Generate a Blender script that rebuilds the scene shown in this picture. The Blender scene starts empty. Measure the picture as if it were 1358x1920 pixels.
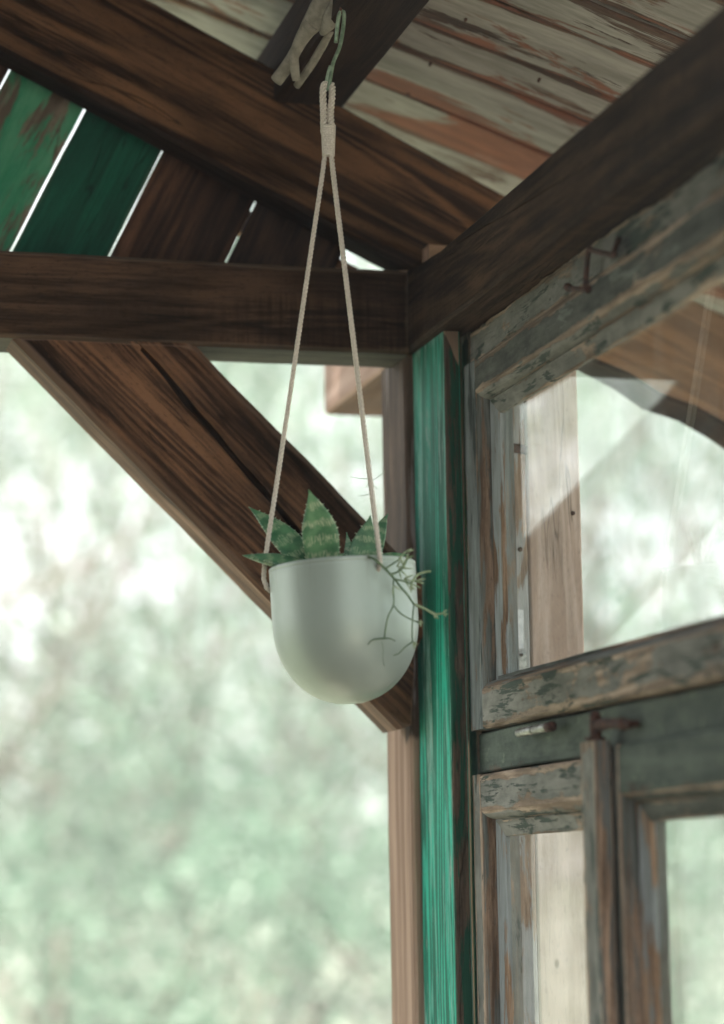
import bpy, bmesh, math, random
import numpy as np
from mathutils import Vector, Matrix, noise as mn

random.seed(7)
sc = bpy.context.scene
col = sc.collection
R = math.radians

# ------------------------------------------------------------------ camera
# Building frame: X runs along the tie beam (to the right), Y along the window
# wall (away from the camera), Z up, metres.
PITCH, ROLL, YAW = R(8.72), R(-0.836), R(15.16)
CAM = Vector((0, 0, 1.6))
FPX, CX, CY = 4533.0, 679.0, 960.0
_r = Vector((math.cos(YAW), -math.sin(YAW), 0))
_h = Vector((math.sin(YAW), math.cos(YAW), 0))
_z = Vector((0, 0, 1))
FW = _h * math.cos(PITCH) + _z * math.sin(PITCH)
_u = -_h * math.sin(PITCH) + _z * math.cos(PITCH)
RT = _r * math.cos(ROLL) + _u * math.sin(ROLL)
UP = -_r * math.sin(ROLL) + _u * math.cos(ROLL)
cam_data = bpy.data.cameras.new('camera')
cam = bpy.data.objects.new('camera', cam_data)
col.objects.link(cam)
M = Matrix((RT, UP, -FW)).transposed().to_4x4()
M.translation = CAM
cam.matrix_world = M
cam_data.sensor_fit = 'VERTICAL'
cam_data.sensor_height = 36.0
cam_data.lens = FPX / 1920.0 * 36.0
cam_data.clip_start = 0.05
cam_data.clip_end = 2000
cam_data.dof.use_dof = True
cam_data.dof.focus_distance = 2.80
cam_data.dof.aperture_fstop = 2.2
sc.camera = cam

# ------------------------------------------------------------------ light
SUN_EL, SUN_AZ = R(54), R(264)          # azimuth from +Y towards +X
world = bpy.data.worlds.new('World')
sc.world = world
world.use_nodes = True
wn = world.node_tree
wn.nodes.clear()
sky = wn.nodes.new('ShaderNodeTexSky')
sky.sky_type = 'NISHITA'
sky.sun_disc = False
sky.sun_elevation = SUN_EL
sky.sun_rotation = SUN_AZ
sky.air_density = 1.0
sky.dust_density = 1.5
sky.ozone_density = 1.0
hs = wn.nodes.new('ShaderNodeHueSaturation')   # thin even cloud: a whiter sky
hs.inputs['Saturation'].default_value = 0.22
bg = wn.nodes.new('ShaderNodeBackground')
bg.inputs['Strength'].default_value = 0.085
wo = wn.nodes.new('ShaderNodeOutputWorld')
wn.links.new(sky.outputs[0], hs.inputs['Color'])
wn.links.new(hs.outputs[0], bg.inputs[0])
wn.links.new(bg.outputs[0], wo.inputs[0])
sun_d = bpy.data.lights.new('sun', 'SUN')
sun_d.energy = 4.6
sun_d.angle = R(4)
sun_d.color = (1.0, 0.94, 0.84)
sun = bpy.data.objects.new('sun', sun_d)
col.objects.link(sun)
sdir = Vector((math.sin(SUN_AZ) * math.cos(SUN_EL), math.cos(SUN_AZ) * math.cos(SUN_EL), math.sin(SUN_EL)))
sun.rotation_euler = sdir.to_track_quat('Z', 'Y').to_euler()
sun.location = sdir * 30
sc.view_settings.view_transform = 'Standard'
sc.view_settings.look = 'None'
sc.view_settings.gamma = 1.0
sc.view_settings.use_curve_mapping = False
sc.view_settings.exposure = 2.65
sc.render.engine = 'CYCLES'
sc.cycles.use_denoising = True
sc.cycles.max_bounces = 6
sc.cycles.diffuse_bounces = 3
sc.cycles.glossy_bounces = 4
sc.cycles.transparent_max_bounces = 16
sc.cycles.sample_clamp_indirect = 6.0
sc.cycles.caustics_reflective = False
sc.cycles.caustics_refractive = False


# ------------------------------------------------------------------ helpers
def ray(px, py):
    return FW + RT * ((px - CX) / FPX) - UP * ((py - CY) / FPX)


def on(px, py, axis, val):
    d = ray(px, py)
    k = 'XYZ'.index(axis)
    return CAM + d * ((val - CAM[k]) / d[k])


def dep(px, py, D):
    return CAM + ray(px, py) * D


def tag(o, label=None, cat=None, group=None, kind=None):
    if label: o['label'] = label
    if cat: o['category'] = cat
    if group: o['group'] = group
    if kind: o['kind'] = kind
    return o


def empty(name, loc=(0, 0, 0), parent=None):
    o = bpy.data.objects.new(name, None)
    o.empty_display_size = 0.05
    col.objects.link(o)
    o['_w'] = 0
    del o['_w']
    put(o, Matrix.Translation(Vector(loc)), parent)
    return o


WM = {}


def put(o, Mw, parent=None):
    WM[o.name] = Mw
    if parent is not None:
        o.parent = parent
        o.matrix_basis = WM[parent.name].inverted() @ Mw
    else:
        o.matrix_basis = Mw


def mesh_obj(name, verts, faces, mats, parent=None, Mw=None, smooth=False, edge=None, fmat=None):
    me = bpy.data.meshes.new(name)
    me.from_pydata([tuple(v) for v in verts], [], faces)
    if not isinstance(mats, (list, tuple)): mats = [mats]
    for m in mats: me.materials.append(m)
    if fmat is not None:
        me.polygons.foreach_set('material_index', fmat)
    if smooth:
        me.polygons.foreach_set('use_smooth', [True] * len(me.polygons))
    if edge is not None:
        a = me.attributes.new('edge', 'FLOAT', 'POINT')
        a.data.foreach_set('value', edge)
    if len(faces) < 20000:
        bm = bmesh.new(); bm.from_mesh(me)
        bmesh.ops.recalc_face_normals(bm, faces=bm.faces)
        bm.to_mesh(me); bm.free()
    me.update()
    o = bpy.data.objects.new(name, me)
    col.objects.link(o)
    put(o, Mw if Mw is not None else Matrix.Identity(4), parent)
    return o


def frame(x, y, z, loc):
    m = Matrix((Vector(x).normalized(), Vector(y).normalized(), Vector(z).normalized())).transposed().to_4x4()
    m.translation = Vector(loc)
    return m


def loft(name, prof, stations, mats, parent, Mw, fn=None, edge_ends=True, matfn=None, smooth=False):
    """prof: list of (y, z, edge) round the section; stations: x list."""
    V, E, F, FM = [], [], [], []
    n = len(prof)
    for i, x in enumerate(stations):
        for j, (y, z, e) in enumerate(prof):
            p = (x, y, z)
            if fn: p = fn(i, j, x, y, z)
            V.append(p)
            end = edge_ends and (i == 0 or i == len(stations) - 1)
            E.append(1.0 if end else e)
    for i in range(len(stations) - 1):
        for j in range(n):
            a = i * n + j
            b = i * n + (j + 1) % n
            F.append((a, a + n, b + n, b))
            FM.append(matfn(j) if matfn else 0)
    F.append(tuple(range(n)))
    F.append(tuple(range(len(V) - 1, len(V) - n - 1, -1)))
    FM += [0, 0]
    return mesh_obj(name, V, F, mats, parent, Mw, smooth=smooth, edge=E, fmat=FM)


def rect_prof(w, h, c=0.003, ins=0.010):
    """rectangle w (y) by h (z), chamfered, with an inner ring for edge wear; goes round so faces point out."""
    W, H = w / 2, h / 2
    iw, ih = min(ins, W * 0.6), min(ins, H * 0.6)
    P = []
    P += [(-W, -H + c, 1), (-W, -H + ih, 0), (-W, H - ih, 0), (-W, H - c, 1)]
    P += [(-W + c, H, 1), (-W + iw, H, 0), (W - iw, H, 0), (W - c, H, 1)]
    P += [(W, H - c, 1), (W, H - ih, 0), (W, -H + ih, 0), (W, -H + c, 1)]
    P += [(W - c, -H, 1), (W - iw, -H, 0), (-W + iw, -H, 0), (-W + c, -H, 1)]
    return P


def wob(seed, amp, freq=6.0):
    def f(x, k=0.0):
        return amp * mn.noise(Vector((x * freq, seed * 7.31 + k * 3.7, 1.7)))
    return f


def timber(name, L, w, h, mats, parent, Mw, c=0.003, seg=0.05, amp=0.0012, seed=0, cut0=None, cut1=None,
           groove=None, ragz=None, ragzl=None, matfn=None, ins=0.010, freq=6.0):
    """bar along local x, length L centred, section w(y) x h(z). groove=(zc(x), half(x), depth) on the -y face.
    cut0/cut1(y,z): extra x offset at the ends. ragz(x): offset of the +z side, ragzl of the -z side."""
    n = max(4, int(L / seg))
    xs = [-L / 2 + L * i / n for i in range(n + 1)]
    e = min(0.012, L / n * 0.4)
    xs = [xs[0], xs[0] + e] + xs[1:-1] + [xs[-1] - e, xs[-1]]
    P = rect_prof(w, h, c, ins)
    gi = None
    if groove:
        P = P[:2] + [(-w / 2, 0, 0)] * 4 + P[2:]
        gi = 2
    wy, wz, wt = wob(seed, amp, freq), wob(seed + 11, amp, freq), wob(seed + 23, amp * 0.8, freq * 2.3)

    def fn(i, j, x, y, z):
        if gi is not None and gi <= j < gi + 4:
            zc, hw, d = groove[0](x), groove[1](x), groove[2]
            k = j - gi
            z = zc + (-hw, -hw * 0.45, hw * 0.45, hw)[k]
            if k in (1, 2): y = -w / 2 + d * min(1.0, hw / 0.002)
        t = (x + L / 2) / L
        xx = x
        if cut0 and i == 0: xx = x + cut0(y, z)
        elif cut0 and i == 1: xx = x + cut0(y, z)
        if cut1 and i >= len(xs) - 2: xx = x + cut1(y, z)
        sgn = 1 if z > 0 else -1
        sy = 1 if y > 0 else -1
        zz = z + wz(x) + wt(x, 1.0 * sgn) * sgn
        yy = y + wy(x) * 0.7 + wt(x, 5.0 + sy) * 0.6 * sy
        if ragz and z > h * 0.3: zz += ragz(x, y)
        if ragzl and z < -h * 0.25: zz += ragzl(x, y)
        return (xx, yy, zz)
    return loft(name, P, xs, mats, parent, Mw, fn, matfn=matfn)


AX = {  # local axes for the common directions
    'X': ((1, 0, 0), (0, 1, 0), (0, 0, 1)),      # along X, -y local faces the camera
    'Y': ((0, -1, 0), (1, 0, 0), (0, 0, 1)),     # along the wall, -y local faces into the porch (-X)
    'Z': ((0, 0, 1), (1, 0, 0), (0, 1, 0)),      # upright, -y local faces -X, local z = +Y
}


def bar(name, xr, yr, zr, along, mats, parent, **kw):
    cx, cy, cz = sum(xr) / 2, sum(yr) / 2, sum(zr) / 2
    sx, sy, sz = xr[1] - xr[0], yr[1] - yr[0], zr[1] - zr[0]
    L, w, h = {'X': (sx, sy, sz), 'Y': (sy, sx, sz), 'Z': (sz, sx, sy)}[along]
    return timber(name, L, w, h, mats, parent, frame(*AX[along], (cx, cy, cz)), **kw)


def tube(path, rad, sides=8, caps=True):
    """verts, faces of a tube along a list of points (radius number or list)"""
    V, F = [], []
    P = [Vector(p) for p in path]
    n = len(P)
    rads = rad if isinstance(rad, (list, tuple)) else [rad] * n
    t0 = (P[1] - P[0]).normalized()
    up = Vector((0, 0, 1)) if abs(t0.z) < 0.9 else Vector((1, 0, 0))
    a = t0.cross(up).normalized()
    for i in range(n):
        t = (P[min(i + 1, n - 1)] - P[max(i - 1, 0)])
        t = t.normalized() if t.length > 1e-9 else t0
        a = (a - t * a.dot(t))
        a = a.normalized() if a.length > 1e-6 else t.orthogonal().normalized()
        b = t.cross(a)
        for k in range(sides):
            th = 2 * math.pi * k / sides
            V.append(P[i] + (a * math.cos(th) + b * math.sin(th)) * rads[i])
    for i in range(n - 1):
        for k in range(sides):
            p = i * sides + k
            q = i * sides + (k + 1) % sides
            F.append((p, q, q + sides, p + sides))
    if caps:
        F.append(tuple(range(sides - 1, -1, -1)))
        F.append(tuple(range((n - 1) * sides, n * sides)))
    return V, F


def join(parts):
    V, F = [], []
    for v, f in parts:
        o = len(V)
        V += list(v)
        F += [tuple(i + o for i in q) for q in f]
    return V, F


def smooth_path(pts, n=8):
    P = [Vector(p) for p in pts]
    P = [P[0] * 2 - P[1]] + P + [P[-1] * 2 - P[-2]]
    out = []
    for i in range(1, len(P) - 2):
        for k in range(n):
            t = k / n
            a, b, c, d = P[i - 1], P[i], P[i + 1], P[i + 2]
            out.append(0.5 * ((2 * b) + (c - a) * t + (2 * a - 5 * b + 4 * c - d) * t * t + (3 * b - a - 3 * c + d) * t ** 3))
    out.append(P[-2])
    return out


# ------------------------------------------------------------------ materials
class G:
    def __init__(s, name):
        s.m = bpy.data.materials.new(name)
        s.m.use_nodes = True
        s.t = s.m.node_tree
        s.t.nodes.clear()
        s.out = s.t.nodes.new('ShaderNodeOutputMaterial')

    def n(s, typ, _p=None, **inp):
        nd = s.t.nodes.new(typ)
        for k, v in (_p or {}).items(): setattr(nd, k, v)
        for k, v in inp.items():
            key = int(k[1:]) if k[0] == 'i' and k[1:].isdigit() else k.replace('_', ' ')
            s.set(nd.inputs[key], v)
        return nd

    def set(s, sock, v):
        if isinstance(v, bpy.types.NodeSocket): s.t.links.new(v, sock)
        else:
            if sock.type == 'RGBA' and len(v) == 3: v = (*v, 1)
            sock.default_value = v

    def math(s, op, a, b=0.0, c=0.0):
        return s.n('ShaderNodeMath', {'operation': op}, i0=a, i1=b, i2=c).outputs[0]

    def mr(s, v, a, b, lo=0.0, hi=1.0, smooth=True):
        nd = s.n('ShaderNodeMapRange', {'interpolation_type': 'SMOOTHSTEP' if smooth else 'LINEAR'})
        for i, x in enumerate((v, a, b, lo, hi)): s.set(nd.inputs[i], x)
        return nd.outputs[0]

    def mix(s, f, a, b, mode='MIX'):
        nd = s.n('ShaderNodeMix', {'data_type': 'RGBA', 'blend_type': mode})
        s.set(nd.inputs[0], f); s.set(nd.inputs[6], a); s.set(nd.inputs[7], b)
        return nd.outputs[2]

    def coords(s, rnd=True):
        v = s.n('ShaderNodeTexCoord').outputs['Object']
        if rnd:
            r = s.n('ShaderNodeObjectInfo').outputs['Random']
            off = s.n('ShaderNodeCombineXYZ', i0=s.math('MULTIPLY', r, 37.0), i1=s.math('MULTIPLY', r, 91.0), i2=s.math('MULTIPLY', r, 53.0)).outputs[0]
            v = s.n('ShaderNodeVectorMath', {'operation': 'ADD'}, i0=v, i1=off).outputs[0]
        return v

    def noise(s, v, scale=(1, 1, 1), detail=3.0, rough=0.55, dist=0.0, sc=1.0):
        mp = s.n('ShaderNodeVectorMath', {'operation': 'MULTIPLY'}, i0=v, i1=scale).outputs[0]
        return s.n('ShaderNodeTexNoise', Vector=mp, Scale=sc, Detail=detail, Roughness=rough, Distortion=dist).outputs['Fac']

    def attr(s, name):
        return s.n('ShaderNodeAttribute', {'attribute_name': name}).outputs['Fac']

    def finish(s, colr, rough=0.6, bump=None, bstr=0.4, bdist=0.002, spec=0.3, **kw):
        b = s.n('ShaderNodeBsdfPrincipled')
        s.set(b.inputs['Base Color'], colr)
        s.set(b.inputs['Roughness'], rough)
        s.set(b.inputs['Specular IOR Level'], spec)
        for k, v in kw.items(): s.set(b.inputs[k.replace('_', ' ')], v)
        if bump is not None:
            bp = s.n('ShaderNodeBump', Strength=bstr, Distance=bdist, Height=bump)
            s.t.links.new(bp.outputs[0], b.inputs['Normal'])
        s.t.links.new(b.outputs[0], s.out.inputs[0])
        return s.m


def wood(name, dark, light, paints=(), fig=0.5, blotch=0.5, rough=0.72, spec=0.14, saw=0.0, bstr=0.6, knots=0.0,
         along=1.0, wearc=None, wear=0.0, extra=None, streak=45.0, checks=0.75):
    """paints: (colour, colour2, threshold, softness, (sx, sy), edge_wear, grain_show)"""
    g = G(name)
    v = g.coords()
    edge = g.attr('edge')
    fine = g.noise(v, (16 * along, 300, 300), 5, 0.7)
    stk = g.noise(v, (3.6 * along, streak, streak), 5, 0.62, 0.5)
    base = g.noise(v, (0.9 * along, 11, 11), 1.5, 0.5, 0.4)
    ring = g.math('ADD', g.math('MULTIPLY', g.math('SINE', g.math('MULTIPLY', base, 95.0)), 0.5), 0.5)
    ring = g.math('POWER', ring, 1.6)
    blo = g.noise(v, (3.0, 9, 9), 3, 0.6, 0.3)
    f = g.math('ADD', g.math('MULTIPLY', fine, 0.45), g.math('MULTIPLY', stk, 0.75))
    f = g.math('ADD', f, g.math('MULTIPLY', g.math('SUBTRACT', ring, 0.5), 0.30 * fig))
    f = g.mr(f, 0.43, 0.74)
    c = g.mix(f, dark, light)
    bl = g.mr(blo, 0.34, 0.62, 1.0 - blotch, 1.0 + blotch * 0.25)
    c = g.mix(1.0, c, g.n('ShaderNodeCombineXYZ', i0=bl, i1=bl, i2=bl).outputs[0], 'MULTIPLY')
    # thin drying checks along the grain, and a gritty speckle
    ck_ = g.math('ABSOLUTE', g.math('SUBTRACT', g.noise(v, (2.6 * along, 34, 34), 3, 0.55, 0.3), 0.5))
    ck_ = g.math('MULTIPLY', g.mr(ck_, 0.0, 0.016, 1.0, 0.0), g.mr(g.noise(v, (5, 16, 16), 3), 0.48, 0.62))
    spk = g.noise(v, (120, 330, 330), 3, 0.7)
    c = g.mix(g.math('MULTIPLY', ck_, checks), c, tuple(x * 0.25 for x in dark))
    c = g.mix(g.mr(spk, 0.30, 0.46, 0.45, 0.0), c, tuple(x * 0.55 for x in dark))
    c = g.mix(g.mr(spk, 0.60, 0.74, 0.0, 0.30), c, light)
    h = g.math('ADD', g.math('MULTIPLY', fine, 0.7), g.math('MULTIPLY', stk, 0.8))
    h = g.math('SUBTRACT', h, g.math('MULTIPLY', ck_, 0.8))
    if knots > 0:
        mp = g.n('ShaderNodeVectorMath', {'operation': 'MULTIPLY'}, i0=v, i1=(3.2, 8.5, 8.5)).outputs[0]
        vo = g.n('ShaderNodeTexVoronoi', {'feature': 'F1'}, Vector=mp, Scale=1.0)
        kk = g.mr(vo.outputs['Distance'], 0.05, 0.16 * knots, 1.0, 0.0)
        c = g.mix(g.math('MULTIPLY', kk, 0.8), c, tuple(x * 0.25 for x in dark))
    if saw > 0:
        sw = g.noise(v, (170, 9, 9), 2, 0.5, 0.2)
        sm = g.math('MULTIPLY', g.mr(g.noise(v, (2, 12, 12), 2), 0.42, 0.6), saw)
        k = g.mr(sw, 0.35, 0.7, 1.0, 0.65)
        k = g.math('ADD', g.math('MULTIPLY', g.math('SUBTRACT', k, 1.0), sm), 1.0)
        c = g.mix(1.0, c, g.n('ShaderNodeCombineXYZ', i0=k, i1=k, i2=k).outputs[0], 'MULTIPLY')
        h = g.math('ADD', h, g.math('MULTIPLY', sw, 0.35 * saw))
    if wear > 0:
        wm = g.mr(g.math('ADD', g.math('MULTIPLY', edge, 0.55), g.math('MULTIPLY', g.noise(v, (9, 30, 30), 3), 0.8)), 0.72, 0.98)
        c = g.mix(g.math('MULTIPLY', wm, wear), c, wearc or light)
    for (c1, c2, thr, soft, (sx, sy), ew, gs) in paints:
        n1 = g.noise(v, (sx, sy, sy), 8, 0.66, 0.5)
        mk = g.math('ADD', n1, g.math('MULTIPLY', g.math('SUBTRACT', fine, 0.5), gs))
        mk = g.math('ADD', mk, g.math('MULTIPLY', g.math('SUBTRACT', stk, 0.5), gs * 0.8))
        mk = g.math('SUBTRACT', mk, g.math('MULTIPLY', edge, ew))
        mk = g.mr(mk, thr - soft * 0.55, thr + soft * 0.55)
        n2 = g.noise(v, (sx * 2.2, sy * 2.2, sy * 2.2), 4, 0.7)
        n3 = g.math('ADD', g.math('MULTIPLY', n2, 0.6), g.math('MULTIPLY', stk, 0.5))
        pc = g.mix(g.mr(n3, 0.38, 0.72), c1, c2)
        c = g.mix(mk, c, pc)
        h = g.math('ADD', h, g.math('MULTIPLY', mk, 0.9))
    if extra: c = extra(g, v, c)
    return g.finish(c, rough, h, bstr, 0.0015, spec)


def plain(name, c1, c2=None, rough=0.5, spec=0.4, sc=60, bstr=0.2, **kw):
    g = G(name)
    v = g.coords()
    n = g.noise(v, (sc, sc, sc), 4, 0.6)
    return g.finish(g.mix(g.mr(n, 0.35, 0.65), c1, c2 or c1), rough, n, bstr, 0.001, spec, **kw)


MT = {}
MT['beam'] = wood('stained_beam', (0.015, 0.0086, 0.0054), (0.082, 0.046, 0.026), fig=0.3, blotch=0.5, saw=1.5, knots=0.5, spec=0.05,
                  wearc=(0.16, 0.12, 0.085), wear=0.35)
def plate_end(g, v, c):
    # the end standing outside the gable was never stained
    sep = g.n('ShaderNodeSeparateXYZ', Vector=g.n('ShaderNodeTexCoord').outputs['Object'])
    n = g.noise(v, (4, 40, 40), 3)
    b = g.mix(g.mr(n, 0.35, 0.65), (0.30, 0.20, 0.155), (0.44, 0.315, 0.26))
    side_ = g.mr(sep.outputs[1], -0.047, -0.045, 1.0, 0.25)
    return g.mix(g.math('MULTIPLY', side_, g.mr(sep.outputs[0], -0.455, -0.465)), c, b)


MT['beam_dark'] = wood('stained_beam_dark', (0.019, 0.0115, 0.0075), (0.094, 0.056, 0.033), fig=0.2, blotch=0.4, saw=1.0, spec=0.05, extra=plate_end)
def rafter_tail_daylight(g, v, c):
    # daylight past the wall painted into the tail as a lighter brown
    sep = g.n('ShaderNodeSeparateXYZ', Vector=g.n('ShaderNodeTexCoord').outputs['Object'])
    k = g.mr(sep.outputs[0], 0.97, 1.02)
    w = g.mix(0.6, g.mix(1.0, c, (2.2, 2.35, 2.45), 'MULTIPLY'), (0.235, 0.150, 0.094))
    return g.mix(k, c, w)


MT['rafter'] = wood('stained_rafter', (0.018, 0.0085, 0.0046), (0.140, 0.070, 0.034), fig=0.6, blotch=0.5, along=0.8, knots=0.6, spec=0.06, extra=rafter_tail_daylight)
MT['brace'] = wood('stained_brace', (0.028, 0.0135, 0.0075), (0.175, 0.088, 0.046), fig=0.4, blotch=0.7, knots=0.7, spec=0.06,
                   wearc=(0.20, 0.13, 0.09), wear=0.5)
MT['brace_under'] = wood('brace_pale_underside', (0.12, 0.075, 0.052), (0.30, 0.19, 0.13), fig=0.2, blotch=0.5)  # underside paler than the stained front face
MT['purlin'] = wood('purlin_dark', (0.011, 0.0065, 0.0045), (0.036, 0.021, 0.014), fig=0.3, blotch=0.4, spec=0.04)


def post_stain(g, v, c):
    # stained and streaked upper part; bare wood below the brace foot and down the outer arris
    sep = g.n('ShaderNodeSeparateXYZ', Vector=g.n('ShaderNodeTexCoord').outputs['Object'])
    n = g.noise(v, (3, 30, 30), 3)
    zz = g.math('ADD', sep.outputs[0], g.math('MULTIPLY', n, 0.06))
    low = g.mr(zz, 0.675, 0.665)
    # sloping edge of the stain towards the outer corner (local z = depth)
    dd = g.math('ADD', sep.outputs[2], g.math('MULTIPLY', g.math('SUBTRACT', sep.outputs[0], 0.93), -0.32))
    out = g.mr(g.math('ADD', dd, g.math('MULTIPLY', n, 0.02)), 0.068, 0.074)
    out = g.math('MULTIPLY', out, g.mr(sep.outputs[0], 1.02, 0.98))
    m = g.math('MAXIMUM', low, out)
    st = g.noise(v, (2.2, 70, 70), 4, 0.6)
    bare = g.mix(g.mr(st, 0.35, 0.65), (0.20, 0.125, 0.083), (0.36, 0.25, 0.18))
    return g.mix(m, c, bare)


MT['post'] = wood('weathered_post', (0.045, 0.028, 0.019), (0.14, 0.092, 0.066),
                  [((0.30, 0.27, 0.26), (0.20, 0.17, 0.16), 0.60, 0.06, (1.2, 42), 0.0, 0.25)], fig=0.2, blotch=0.4, extra=post_stain)
MT['green'] = wood('green_stain', (0.005, 0.130, 0.080), (0.022, 0.385, 0.260),
                   [((0.34, 0.46, 0.40), (0.07, 0.34, 0.25), 0.605, 0.12, (2.6, 44), -0.08, 0.7),
                    ((0.33, 0.30, 0.26), (0.22, 0.36, 0.30), 0.665, 0.03, (5.0, 24), 0.0, 0.3)], fig=1.3, blotch=0.45, rough=0.6, spec=0.12, checks=0.35)


def green_edge_bare(g, v, c):
    sep = g.n('ShaderNodeSeparateXYZ', Vector=g.n('ShaderNodeTexCoord').outputs['Object'])
    n = g.noise(v, (8, 60, 60), 3)
    k = g.math('ADD', sep.outputs[0], g.math('ADD', g.math('MULTIPLY', sep.outputs[1], 2.2), g.math('MULTIPLY', n, 0.02)))
    return g.mix(g.mr(k, 1.118, 1.124), c, (0.33, 0.235, 0.165))


MT['green_edge'] = wood('green_edge_paint', (0.045, 0.034, 0.025), (0.150, 0.112, 0.080),
                        [((0.007, 0.052, 0.031), (0.018, 0.088, 0.054), 0.50, 0.07, (5, 40), 0.0, 0.3)], fig=0.2, blotch=0.4, extra=green_edge_bare)
PAINT_D = ((0.048, 0.053, 0.046), (0.132, 0.139, 0.120))
PAINT_M = ((0.130, 0.133, 0.116), (0.265, 0.262, 0.232))
PAINT_L = ((0.20, 0.23, 0.22), (0.36, 0.39, 0.38))
BARE = ((0.18, 0.130, 0.092), (0.47, 0.365, 0.275))
MT['win_dark'] = wood('window_paint_dark', *BARE, [(*PAINT_D, 0.37, 0.05, (9, 22), 0.30, 0.22), ((0.12, 0.14, 0.12), (0.20, 0.22, 0.19), 0.63, 0.05, (14, 40), 0.0, 0.5)], blotch=0.4)
MT['win_mid'] = wood('window_paint_mid', *BARE, [(*PAINT_M, 0.405, 0.05, (9, 17), 0.24, 0.2), ((0.045, 0.062, 0.052), (0.07, 0.09, 0.075), 0.58, 0.06, (12, 50), 0.0, 0.4)], blotch=0.4)
MT['win_light'] = wood('window_paint_light', *BARE, [((0.11, 0.125, 0.118), (0.22, 0.245, 0.245), 0.40, 0.05, (5, 26), 0.10, 0.25), ((0.03, 0.04, 0.036), (0.06, 0.07, 0.064), 0.60, 0.07, (3, 24), 0.0, 0.3)], blotch=0.4)
MT['bead'] = wood('bead_worn', (0.18, 0.11, 0.066), (0.40, 0.28, 0.19), [((0.17, 0.185, 0.18), (0.30, 0.33, 0.33), 0.45, 0.05, (5, 60), 0.06, 0.25)], blotch=0.35)
MT['mould'] = wood('moulding_worn', (0.10, 0.064, 0.042), (0.36, 0.25, 0.175), [((0.05, 0.055, 0.048), (0.18, 0.19, 0.175), 0.48, 0.07, (4, 45), 0.0, 0.3)], blotch=0.55)
MT['transom'] = wood('transom_paint', (0.06, 0.05, 0.04), (0.14, 0.115, 0.09), [((0.050, 0.066, 0.055), (0.115, 0.140, 0.115), 0.36, 0.06, (8, 20), 0.06, 0.15), ((0.17, 0.20, 0.15), (0.10, 0.13, 0.10), 0.62, 0.04, (40, 60), 0.0, 0.2)], blotch=0.3, bstr=0.3)


def raw_knots(g, v, c):
    o = g.n('ShaderNodeTexCoord').outputs['Object']
    for (kx, ky, s) in ((-0.245, 0.006, 1.0), (0.33, -0.012, 0.8), (-0.75, 0.012, 1.1)):
        d = g.n('ShaderNodeVectorMath', {'operation': 'SUBTRACT'}, i0=o, i1=(kx, ky, -0.0325)).outputs[0]
        d = g.n('ShaderNodeVectorMath', {'operation': 'MULTIPLY'}, i0=d, i1=(0.55, 1.0, 0.2)).outputs[0]
        ln = g.n('ShaderNodeVectorMath', {'operation': 'LENGTH'}, i0=d).outputs['Value']
        c = g.mix(g.mr(ln, 0.0015 * s, 0.0055 * s, 0.9, 0.0), c, (0.10, 0.05, 0.025))
    return c


MT['raw'] = wood('raw_pine', (0.43, 0.325, 0.265), (0.60, 0.485, 0.42), fig=0.5, blotch=0.15, bstr=0.15, extra=raw_knots)
MT['old_jamb'] = wood('old_jamb', (0.28, 0.19, 0.13), (0.48, 0.36, 0.27), [((0.30, 0.315, 0.315), (0.44, 0.45, 0.45), 0.50, 0.05, (7, 26), 0.05, 0.2), ((0.16, 0.13, 0.10), (0.2, 0.17, 0.13), 0.68, 0.04, (12, 40), 0, 0.1)], blotch=0.35)
MT['roof'] = wood('roof_plank', (0.065, 0.038, 0.026), (0.20, 0.125, 0.085),
                  [((0.385, 0.365, 0.32), (0.20, 0.195, 0.165), 0.42, 0.06, (3.4, 16), 0.22, 0.30),
                   ((0.265, 0.108, 0.060), (0.150, 0.062, 0.038), 0.565, 0.06, (2.8, 7.5), -0.05, 0.14)], blotch=0.55, fig=0.2)
MT['gable_mint'] = wood('gable_mint', (0.10, 0.075, 0.055), (0.20, 0.16, 0.12), [((0.022, 0.175, 0.090), (0.085, 0.270, 0.155), 0.42, 0.09, (5, 18), 0.05, 0.3)], blotch=0.25)
MT['gable_green'] = wood('gable_dark_green', (0.002, 0.034, 0.019), (0.005, 0.080, 0.045), wearc=(0.10, 0.15, 0.10), wear=0.5, fig=0.2, blotch=0.4)
MT['gable_brown'] = wood('gable_brown', (0.030, 0.014, 0.008), (0.135, 0.062, 0.034), fig=0.4, blotch=0.75)
MT['gable_black'] = wood('gable_black_brown', (0.015, 0.009, 0.007), (0.062, 0.032, 0.020), fig=0.3, blotch=0.6)
MT['bare'] = wood('bare_board', (0.30, 0.17, 0.10), (0.55, 0.36, 0.24), blotch=0.2)
MT['under'] = wood('grey_underside', (0.045, 0.040, 0.030), (0.115, 0.100, 0.075), fig=0.2, blotch=0.35)
MT['felt'] = plain('light_stop_felt', (0.02, 0.02, 0.02), (0.035, 0.03, 0.03), 0.9)
MT['deck'] = wood('deck_boards', (0.06, 0.042, 0.03), (0.13, 0.095, 0.07), blotch=0.3)
MT['wall'] = wood('shade_wall_boards', (0.016, 0.011, 0.008), (0.045, 0.030, 0.021), blotch=0.3)
MT['rust'] = plain('rusty_iron', (0.020, 0.010, 0.008), (0.085, 0.032, 0.018), 0.75, 0.4, 220, 0.5)
MT['steel'] = plain('worn_steel', (0.16, 0.16, 0.145), (0.33, 0.33, 0.30), 0.38, 0.5, 180, 0.3, Metallic=0.8)
MT['zinc'] = plain('zinc_plate', (0.50, 0.52, 0.54), (0.66, 0.68, 0.70), 0.45, 0.5, 120, 0.3, Metallic=0.3)
MT['rope'] = plain('cotton_rope', (0.50, 0.45, 0.375), (0.72, 0.665, 0.58), 0.9, 0.1, 700, 0.4)
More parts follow.
